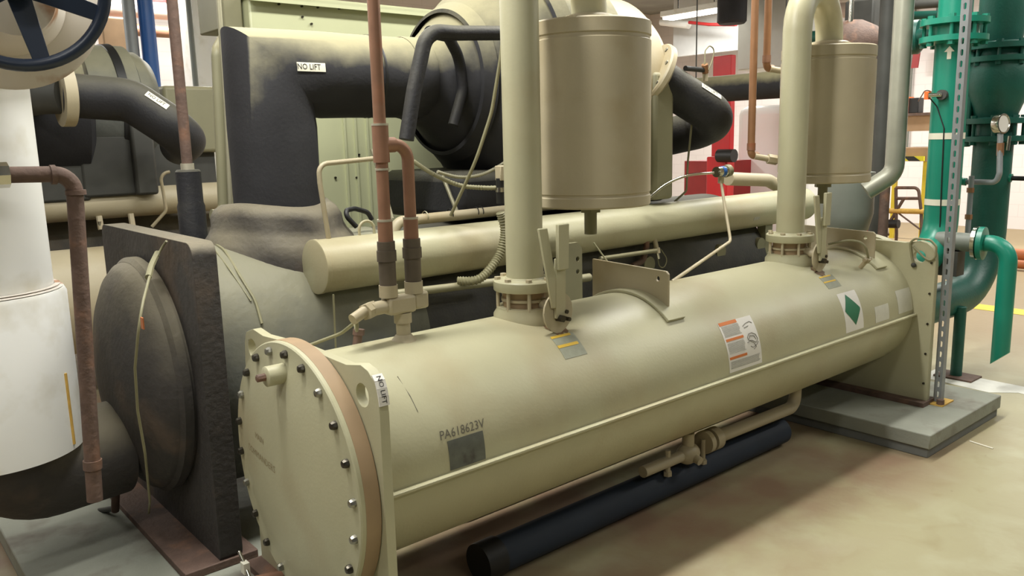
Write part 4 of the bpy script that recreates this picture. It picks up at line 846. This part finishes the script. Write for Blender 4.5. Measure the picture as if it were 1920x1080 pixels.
tag(MB().lathe([(.05, -.1), (.12, -.04), (.12, .04), (.05, .1)], onx(1712, 70, 6.2), (.2, -1, 0), 24).build('green_valve', GREEND), 'dark green valve handwheel hub beside the silvery pipe', 'valve')
tag(MB().cyl(onx(1712, 68, 6.2), onx(1765, 60, 6.0), .05).build('small_pipe', GREEND), 'short dark green branch joining the lighter green pipe flange', 'pipe')
for k, (a, b, X, r, m, lab) in enumerate([((1500, 70), (1770, 62), 9.5, .07, GREEND, 'level dark green overhead pipe behind the farther drum'), ((1640, 14), (1770, 4), 9.0, .05, DARKM, 'thin dark overhead pipe near the top edge, left of the green pipe'), ((1640, 32), (1760, 28), 9.2, .045, GREEND, 'thin green overhead pipe near the top edge'), ((1560, 20), (1690, 14), 11, .10, PINKW, 'pale overhead pipe behind the farther riser')]):
    hung(onx(*a, X), onx(*b, X), r, m, lab)
dmt = thing('dark_tank', 'brown domed tank top just above the farther drum', 'tank', (7.2, onx(1600, 90, 7.2)[1], 1.2))
q = onx(1598, 85, 7.2); MB().lathe([(0, .22), (.08, .21), (.2, .15), (.27, .05), (.28, 0), (.28, -.9)], q, (0, 0, 1), 40).build('dome', RUSTY, dmt)
q = onx(1620, 30, 7.6); tag(MB().bb(q-np.array([.1, .14, .32]), q+np.array([.1, .14, .14])).build('junction_box', DARKM, bevel=.02), 'dark box hanging above the brown domed tank', 'box')
q = onx(1596, 20, 7.1); tag(MB().cyl(q+np.array([0, 0, .3]), q-np.array([0, 0, .13]), .02).build('small_pipe', CHROME), 'thin bright pipe above the brown domed tank', 'pipe')
# big grey cylinder behind the farther drum foot
q = ony(1585, 385, 3.1); gv = thing('grey_vessel', 'grey round-bottomed vessel under the farther drum', 'tank', (q[0], q[1], 0)); MB().lathe([(0, -.27), (.10, -.25), (.17, -.18), (.20, -.06), (.20, .25)], q, (0, 0, 1), 40).build('shell', MGREY, gv, sharp=60); MB().cyl((q[0], q[1], 0), (q[0], q[1], q[2]-.24), .06).build('pedestal', MGREY, gv)
# ------------------------------------------------------------------ far wall region
dr_ = onx(1651, 80, 9.0); dl = onx(1633, 330, 9.0)
tag(MB().bb((9.0, dr_[1]-.0, 0), (9.08, dr_[1]+.07, dr_[2])).build('door_post', RED), 'tall red door post right of the farther drum', 'post')
a = onx(1610, 350, 9.6); tag(MB().bb((9.6, a[1]-.17, 0), (9.9, a[1]+.02, a[2])).build('red_box', RED, bevel=.01), 'small red box low behind the farther drum', 'box')
# work bench with shelf, tools
wb = thing('work_bench', 'tan wooden shelf bench against the far white wall', 'bench', (12.8, onx(1715, 230, 12.8)[1], 0))
a = onx(1688, 218, 12.8); b = onx(1755, 245, 12.8)
MB().bb((12.8, b[1], b[2]), (13.3, a[1]+.15, a[2])).build('upper_board', TAN, wb); MB().bb((12.75, b[1], a[2]), (13.3, a[1]+.15, a[2]+.04)).build('edge_rail', RUSTY, wb)
a = onx(1688, 290, 12.6); b = onx(1738, 300, 12.6); MB().bb((12.6, b[1], b[2]-.02), (13.3, a[1]+.1, a[2]+.1)).build('lower_board', TAN, wb); 
for yy in (a[1]+.08, b[1]+.03, ): MB().bb((12.62, yy-.03, 0), (12.68, yy+.03, a[2])).build('leg', YEL, wb)
hz = MB(); a = onx(1690, 293, 12.55); b = onx(1732, 302, 12.55); MB().bb((12.55, b[1], b[2]), (12.58, a[1], a[2])).build('hazard_board', YELB, wb)
m = MB(); mid = (a[1]+b[1])/2; m.plate([(mid+.05, b[2]), (mid-.12, b[2]), (mid-.02, a[2]), (mid+.13, a[2])], [], FYZ, 12.542, 12.549).build('black_stripe', BLACK, wb)
tl = thing('test_instrument', 'orange and black instrument on the tan shelf', 'instrument', onx(1708, 205, 12.7)); a = onx(1693, 182, 12.82); b = onx(1703, 205, 12.82); b[2] = onx(1688, 218, 12.8)[2]+.04
MB().bb((12.8, b[1], b[2]), (13.0, a[1], a[2])).build('orange_case', ORA, tl, bevel=.01); c_ = onx(1722, 203, 12.82); MB().bb((12.82, c_[1], b[2]), (13.0, b[1], a[2]-.02)).build('black_case', BLACK, tl, bevel=.01)
q = onx(1726, 180, 12.6); MB().tube([onx(1722, 190, 12.6), onx(1735, 168, 12.5), onx(1748, 172, 12.5), onx(1751, 188, 12.4)], .008, fil=.1).build('lead_wire', RUSTY, tl)
tag(MB().plate([(0, 0), (.035, 0), (.035, .19), (0, .19)], [], lambda u, v, w_: tuple(onx(1742, 236, 12.5)+np.array([w_, -u*1.+.0-(.19-v)*.45, v])), 0, .006).build('yellow_tag', YELB), 'bright yellow tag hanging from the tan shelf', 'tag')
q = onx(1716, 108, 14.6); tag(MB().plate([(-.06, -.17), (.05, -.17), (.08, .17), (-.03, .17)], [], lambda u, v, w_: (q[0]+w_, q[1]-u, q[2]+v), 0, .03).build('wall_sign', REDB), 'small red sign high on the far white wall', 'sign')
for px in (1697, 1703): tag(MB().cyl((14.86, onx(px, 200, 14.8)[1], 1.2), (14.86, onx(px, 200, 14.8)[1], ZC), .015, n=8).build('wall_conduit', MGREY), 'thin grey conduit running up the far wall beside the red sign, '+('left' if px == 1697 else 'right')+' of two', 'conduit')
# wheeled step platform
sp_ = thing('step_platform', 'brown tube-framed rolling step platform by the far wall', 'platform', onz(1700, 440, 0))
X = 9.5
def T(pts, r=.018, m=None): return MB().tube([onx(*p[:2], X+(p[2] if len(p) > 2 else 0)) for p in pts], r, fil=.06, n=10)
T([(1680, 352), (1722, 352), (1727, 395), (1728, 425)]).build('rail', RUSTY, sp_); T([(1680, 352, .3), (1681, 440, .3)]).build('post', RUSTY, sp_); T([(1679, 372), (1726, 372)]).build('rail', RUSTY, sp_)
T([(1655, 395), (1745, 397)], .03).build('deck', YELLOWST, sp_); T([(1695, 372), (1660, 430)]).build('brace', RUSTY, sp_); T([(1685, 400), (1728, 432)], .01).build('brace', RUSTY, sp_); T([(1680, 352), (1680, 425)]).build('post', RUSTY, sp_)
for p_ in ((1728, 425), (1681, 440)): q_ = onx(*p_, X+(.3 if p_[0] < 1700 else 0)); MB().cyl(q_, (q_[0], q_[1], 0), .018, n=10).build('leg', RUSTY, sp_)
MB().cyl(onx(1664, 420, X)+np.array([0, .1, 0]), onx(1685, 420, X), .05).build('caster', BLACK, sp_)
ld = thing('leaning_ladder', 'thin brown ladder rails leaning behind the farther lever valve', 'ladder', onz(1600, 440, 0))
for (a, b) in (((1640, 355), (1585, 440)), ((1655, 365), (1612, 445)), ((1612, 345), (1600, 440)), ((1650, 325), (1642, 430)), ((1625, 355), (1665, 440))): MB().cyl(onx(*a, 9.2), onx(*b, 8.6), .016, n=8).build('rail', RUSTY, ld)
for yy in (375, 395): MB().cyl(onx(1628-(yy-355)*.6, yy, 9.0), onx(1646-(yy-355)*.6, yy, 9.0), .012, n=8).build('rung', RUSTY, ld)
# floor stripe, orange floor pipe, white worn patch
a = onz(1830, 570); tag(MB().bb((8.05, -3, 0.0005), (8.30, 4.4, .003)).build('floor_stripe', YEL), 'yellow painted stripe across the floor at the far right', 'floor marking')
tag(MB().cyl((10.9, -3, .14), (10.9, 4.1, .14), .07).build('floor_pipe', ORAB), 'orange-brown pipe lying low across the floor at far right, upper one', 'pipe', 'orange floor pipes')
tag(MB().cyl((10.6, -3, .07), (10.6, 4.1, .07), .05).build('floor_pipe', ORAB), 'orange-brown pipe lying low across the floor at far right, lower one', 'pipe', 'orange floor pipes')
tag(MB().plate([(5.50, 1.85), (5.62, 1.72), (5.5, 1.2), (5.45, .6), (5.62, .6), (5.70, 1.2), (5.78, 1.75), (5.80, 2.3), (5.55, 2.3)], [], lambda u, v, w_: (u, v, w_), .0004, .0016).build('white_floor_mark', mat('white_worn_paint', (206, 206, 196), .6, var=.12, scale=12)), 'worn white painted streak on the floor beyond the grey pad', 'floor marking')
a = onz(1818, 828); b = onz(1862, 842); tag(MB().tube([a+np.array([0, 0, .003]), b+np.array([0, 0, .003])], .004, n=6).build('chalk_mark', TAPE), 'short white scuff on the floor in front of the far pad', 'floor marking')
# blue plastic pipe on the floor under the vessel
bf = thing('blue_floor_pipe', 'dark blue plastic pipe lying on the floor under the long tan vessel', 'pipe', (1.7, 2.1, 0))
MB().cyl((1.76, 2.28, .075), (3.80, 2.28, .075), .070, n=40).build('pipe_run', BLUEF, bf)
MB().lathe([(.0, -.012), (.074, -.012), (.076, 0), (.076, .08), (.072, .082)], (1.75, 2.28, .077), (1, .01, 0), 40).build('end_cap', BLACK, bf)
tag(MB().cyl((2.0, 2.75, .06), (4.2, 2.75, .06), .055, n=32).build('floor_conduit', DARKM), 'dark pipe on the floor in the shade between the two big vessels', 'pipe')
# ------------------------------------------------------------------ left: white riser, handwheel valve, rusty pipe
WX, WY = .40, 3.32
wp = thing('white_water_pipe', 'fat white-jacketed vertical pipe at the left edge', 'pipe', (WX, WY, .3))
q = ray(85, 400); dc = math.hypot(WX, WY); R1 = dc*math.sin(math.atan2(WY, WX)-math.atan2(q[1], q[0])); q = ray(145, 700); R2 = dc*math.sin(math.atan2(WY, WX)-math.atan2(q[1], q[0]))
zb1 = 1.165; zb0 = .60
MB().lathe([(R1, zb1-.02), (R1, 1.95)], (WX, WY, 0), (0, 0, 1), 64).build('pipe_jacket', WHITEP, wp)
bnd = MB().lathe([(R2-.06, zb1+.012), (R2-.008, zb1+.006), (R2, zb1-.01), (R2, zb0), (R2-.02, zb0-.005)], (WX, WY, 0), (0, 0, 1), 72).build('wide_band', WHITEP, wp)
MB().lathe([(R1+.002, zb1+.02), (R1+.02, zb1+.018), (R2-.03, zb1+.018), (R2-.01, zb1+.01)], (WX, WY, 0), (0, 0, 1), 72, cap=False).build('rusty_joint', WHITER, wp)
q = on_pipe(122, 700, WX, WY, R2); q2 = on_pipe(133, 845, WX, WY, R2); MB().tube([(q[0], q[1], q[2]), (q[0], q[1], zb0+.02)], .006, n=6).build('rust_run', YELLOWST, bnd)
el = thing('black_elbow_pipe', 'black-wrapped elbow from the white pipe into the domed black end', 'pipe', (WX, WY, .2))
MB().tube([(WX, WY, zb0+.05), (WX, WY, .49), (.80, 3.38, .49)], .185, fil=.16, n=48).build('wrapped_elbow', FOAMD, el)
# handwheel valve
vx = thing('gate_valve', 'white rust-stained valve with a dark blue handwheel, top left', 'valve', (WX, WY, 1.9))
MB().lathe([(.10, 1.72), (.18, 1.80), (.18, 1.86), (.30, 1.90), (.30, 1.95), (.24, 2.0), (.24, 2.5)], (WX, WY, 0), (0, 0, 1), 48).build('body', WHITER, vx)
wc_ = ony(28, -36, 2.45); ax = nrm([-.10, -1, -.12]); rp = V3(wc_); A = V3(ax)
bc = V3(ony(8, 0, 2.95)); MB().lathe([(.25, .06), (.262, .05), (.262, -.02), (.25, -.03), (.16, -.035), (.14, -.10), (.10, -.30), (0, -.31)], bc, -A, 64).build('bonnet_flange', WHITER, vx)
u = A.orthogonal().normalized(); u = (Vector((0, 0, 1))-A*A.z).normalized(); v = A.cross(u)
RW = .205; MB().tube([rp+(u*math.cos(2*PI*k/64)+v*math.sin(2*PI*k/64))*RW for k in range(64)], .0165, n=16, closed=True).build('handwheel_rim', NAVY, vx)
for k in range(6):
    a = math.radians(192+58*k); d_ = u*math.cos(a)+v*math.sin(a); e_ = u*-math.sin(a)+v*math.cos(a); m = MB()
    fr = lambda p_, q_, w_, d_=d_, e_=e_: tuple(rp+d_*p_+e_*q_+A*(w_-.05*(1-p_/RW)))
    m.plate([(.03, -.028), (RW, -.020), (RW, .020), (.03, .028)], [], fr, -.008, .008).build('spoke', NAVY, vx, bevel=.004)
MB().cyl(rp+A*.03, rp-A*.10, .045, n=24).build('hub', NAVY, vx); MB().cyl(rp+A*.05, bc, .018).build('stem', RUSTY, vx)
MB().bb(bc+Vector((-.10, -.30, -.06)), bc+Vector((.0, -.10, .12))).build('gear_box', DARKM, vx, bevel=.02)
# rusty drain pipe
rpp = thing('rusty_drain_pipe', 'rusty brown pipe that elbows down in front of the white pipe', 'pipe', ony(178, 940, 2.8))
Y = 2.85; a = ony(12, 328, Y); b = ony(138, 326, Y); c = ony(178, 938, Y); b2 = np.array([(b[0]), Y, a[2]-.0]); b2[2] = b[2]; c = np.array([c[0], Y, c[2]])
MB().tube([a, b2, c], .0245, fil=.055, n=24).build('pipe_run', RUSTY, rpp)
MB().cyl(b2-np.array([.065, 0, 0]), b2-np.array([.05, 0, 0]), .030).cyl(b2-np.array([0, 0, .065]), b2-np.array([0, 0, .05]), .030).build('elbow_collar', RUSTY, rpp)
d = nrm(c-b2); MB().cyl(b2+d*.93, b2+d*.96, .029).build('joint_collar', RUSTY, rpp)
MB().cyl(a-np.array([.06, 0, 0]), a+np.array([.005, 0, 0]), .038, n=8).build('union_nut', CHROME, rpp)
MB().cyl(a-np.array([.05, 0, .02]), (WX, WY-.1, a[2]-.02), .022).build('branch', RUSTY, rpp)
hv = thing('drain_cock', 'small brown drain tap with black lever under the domed black end', 'valve', onx(215, 945, .80))
a = onx(220, 925, .80); b = onx(216, 957, .80); MB().cyl(a+np.array([0, 0, .05]), b, .016).build('stub', RUSTY, hv); MB().cyl(b+np.array([0, 0, .01]), onx(167, 961, .76), .012).build('lever', BLACK, hv)
# ------------------------------------------------------------------ vertical black sleeve and rusty pipe behind the black vessel plate
bs = thing('black_sleeve_pipe', 'upright black-wrapped pipe stub behind the black end plate, topped by a rusty pipe', 'pipe', (1.3, 4.15, 1.1))
Y = 4.15; a = ony(352, 318, Y); MB().lathe([(.066, -.60), (.066, -.18), (.060, -.16), (.060, -.01), (.052, 0), (0, 0)], a, (0, 0, 1), 32).build('foam_sleeve', FOAMC, bs)
MB().cyl(a-np.array([0, 0, .02]), (a[0], Y, 3.4), .026).build('rusty_riser', RUSTY, bs); MB().cyl(a, a+np.array([0, 0, .03]), .032).build('steel_ring', SOLDER, bs)
# ------------------------------------------------------------------ second machine further back on the left
OFF = (-2.05, 3.6, 0)
t = thing('motor_coolant_pipe', 'black-wrapped elbow pipe with a white NO LIFT label on the second machine, upper left', 'pipe', ony(250, 220, 5.9), 'black NO LIFT elbows beside the motors')
Y = 5.95; a = ony(120, 178, Y); b = ony(245, 188, Y-.1); c = ony(352, 258, Y-.25); d = c+np.array([.10, .45, -.05])
MB().tube([a, b, c, d], .140, fil=.2, n=40).build('foam_sleeve', FOAMC, t); MB().cyl(a-np.array([.03, 0, 0]), a+np.array([.04, 0, 0]), .20, n=40).build('flange', BEIGE2, t); MB().tube([a-np.array([.0, 0, 0]), a+np.array([-.12, .1, 0]), a+np.array([-.12, .62, 0])], .12, fil=.1).build('neck_pipe', DARKM, t)
ax = V3(c-b).normalized(); nv = V3((.02, -.75, .6)); nv = (nv-ax*nv.dot(ax)).normalized(); sd = ax.cross(nv); cen = V3(b)+ax*((V3(c)-V3(b)).length*.36)
cp = lambda s_, w_, of: tuple(cen+ax*s_+(nv*math.cos(w_/.14)+sd*math.sin(w_/.14))*(.14+of)); vs = []; fs = []
for j in range(5):
    for s_ in (-.08, .075): vs.append(cp(s_, -.024+.048*j/4, .004))
for j in range(4): fs.append((2*j, 2*j+1, 2*j+3, 2*j+2))
lb = MB().add(vs, fs).build('warning_label', TAPE, t, label='white NO LIFT label'); tv, tf = text_geo('NO LIFT', .036)
MB().add([cp(v[0]*.9-.008, v[1]*(-1 if sd.z < 0 else 1), .0055) for v in tv], tf).build('lettering', BLK, lb)
ep['group'] = 'black NO LIFT elbows beside the motors'
r2 = thing('slim_vessel', 'slim tan vessel of the second machine, seen left behind the rusty pipe', 'pressure vessel', (0, 6.7, 1.1))
MB().lathe([(.115, -1.5), (.115, 2.75)], (0, 6.7, 1.245), (1, 0, 0), 48).build('shell', BEIGE2, r2)
for px in (185, 245): q = ony(px, 400, 6.62); MB().cyl((q[0], 6.62, 1.16), (q[0], 6.60, 1.06), .022, n=8).build('service_valve', BEIGE2, r2)
q = ony(187, 415, 6.6); MB().cyl(q, q-np.array([0, 0, .06]), .014).build('valve_cap', CHROME, r2)
for a, b in (((240, 275), (203, 350)), ((254, 285), (236, 352))): MB().tube([ony(*a, 6.7), ony((a[0]+b[0])/2+4, (a[1]+b[1])/2, 6.65), ony(*b, 6.65)], .012, fil=.2).build('capillary', CABLE, r2)
MB().tube([ony(318, 322, 6.4), ony(300, 326, 6.4), ony(312, 395, 6.4), ony(285, 425, 6.45)], .012, fil=.06).build('capillary', BEIGE2, r2)
c2 = thing('condenser_vessel', 'tan vessel of the second machine, low behind the rusty pipe', 'pressure vessel', (0, 5.9, .2))
MB().lathe([(.346, -1.6), (.346, 2.6)], (0, 5.95, .66), (1, 0, 0), 64).build('shell', BEIGE2, c2)
MB().bb((-1.6, 5.5, PADZ), (-1.55, 6.4, 1.0)).build('tube_sheet', BEIGE2, c2); MB().bb((2.5, 5.5, 0), (2.56, 6.4, 1.0)).build('tube_sheet', BEIGE2, c2)
MB().bb((-1.55, 5.7, 0), (-1.4, 6.3, .5)).build('foot', GBEIGE, c2)
e2 = thing('evaporator_vessel', 'black-wrapped big vessel of the second machine in the dark at left', 'pressure vessel', (0, 7.3, .2))
MB().lathe([(.5, -1.4), (.5, 2.6)], (0, 7.35, .80), (1, 0, 0), 64).build('wrapped_shell', FOAMD, e2)
MB().bb((-1.2, 7.0, 0), (-1.1, 7.7, .4)).bb((2.3, 7.0, 0), (2.4, 7.7, .4)).build('foot', DARKM, e2) if False else [MB().bb((x, 7.0, 0), (x+.1, 7.7, .4)).build('foot', DARKM, e2) for x in (-1.2, 2.3)]
mb2 = thing('motor_terminal_box', 'tan motor housing behind the second machine, left of the pale cabinet', 'machine part', (2.2, 7.2, 1.4))
a = ony(305, 160, 7.0); b = ony(410, 285, 7.0); MB().bb((a[0], 7.0, b[2]), (b[0]+.2, 7.6, a[2])).build('housing', GBEIGE, mb2, bevel=.03)
MB().bb((a[0]+.2, 7.1, 1.2), (b[0], 7.5, b[2])).build('pedestal', DARKM, mb2)
# white column, overhead pipes at upper left
a = ony(357, 100, 9.5); b = ony(412, 100, 9.5); tag(MB().bb((a[0], 9.5, 0), (b[0], 9.9, ZC)).build('white_column', WHITEP, bevel=.02), 'bright white building column left of the fat black pipe', 'column')
tag(MB().cyl((ony(372, 60, 9.3)[0]-.08, 9.3, 0.0), (ony(372, 60, 9.3)[0]-.08, 9.3, ZC), .03).build('wall_conduit', MGREY), 'grey conduit running up the white column', 'conduit')
a = ony(283, 118, 8.6); tag(MB().cyl(a-np.array([0, 0, 1.2]), (a[0], a[1], ZC), .072).build('blue_pipe', BLUEP), 'bright blue vertical pipe at upper left', 'pipe')
a = ony(250, 100, 8.6); tag(MB().cyl(a-np.array([0, 0, 1.2]), (a[0], a[1], ZC), .058).build('silver_pipe', GALV), 'silvery vertical pipe left of the blue pipe', 'pipe')
for (py, Y, r, m, lab) in ((24, 10.6, .10, PINKW, 'upper pale level pipe at upper left'), (62, 10.6, .07, COPPER, 'lower copper-coloured level pipe at upper left'), (8, 10.9, .06, REDB, 'thin dark red level pipe along the top left')):
    q0 = ony(-60, py+14, Y); q1 = ony(345, py, Y); hung(np.array((q0[0], Y, q1[2])), np.array((q1[0], Y, q1[2])), r, m, lab)
q = ony(215, 60, 10.2); tag(MB().bb(q-np.array([.16, .1, .3]), q+np.array([.16, .1, .15])).build('wall_box', TAN, bevel=.02), 'dull box with brass fittings beside the handwheel', 'box')
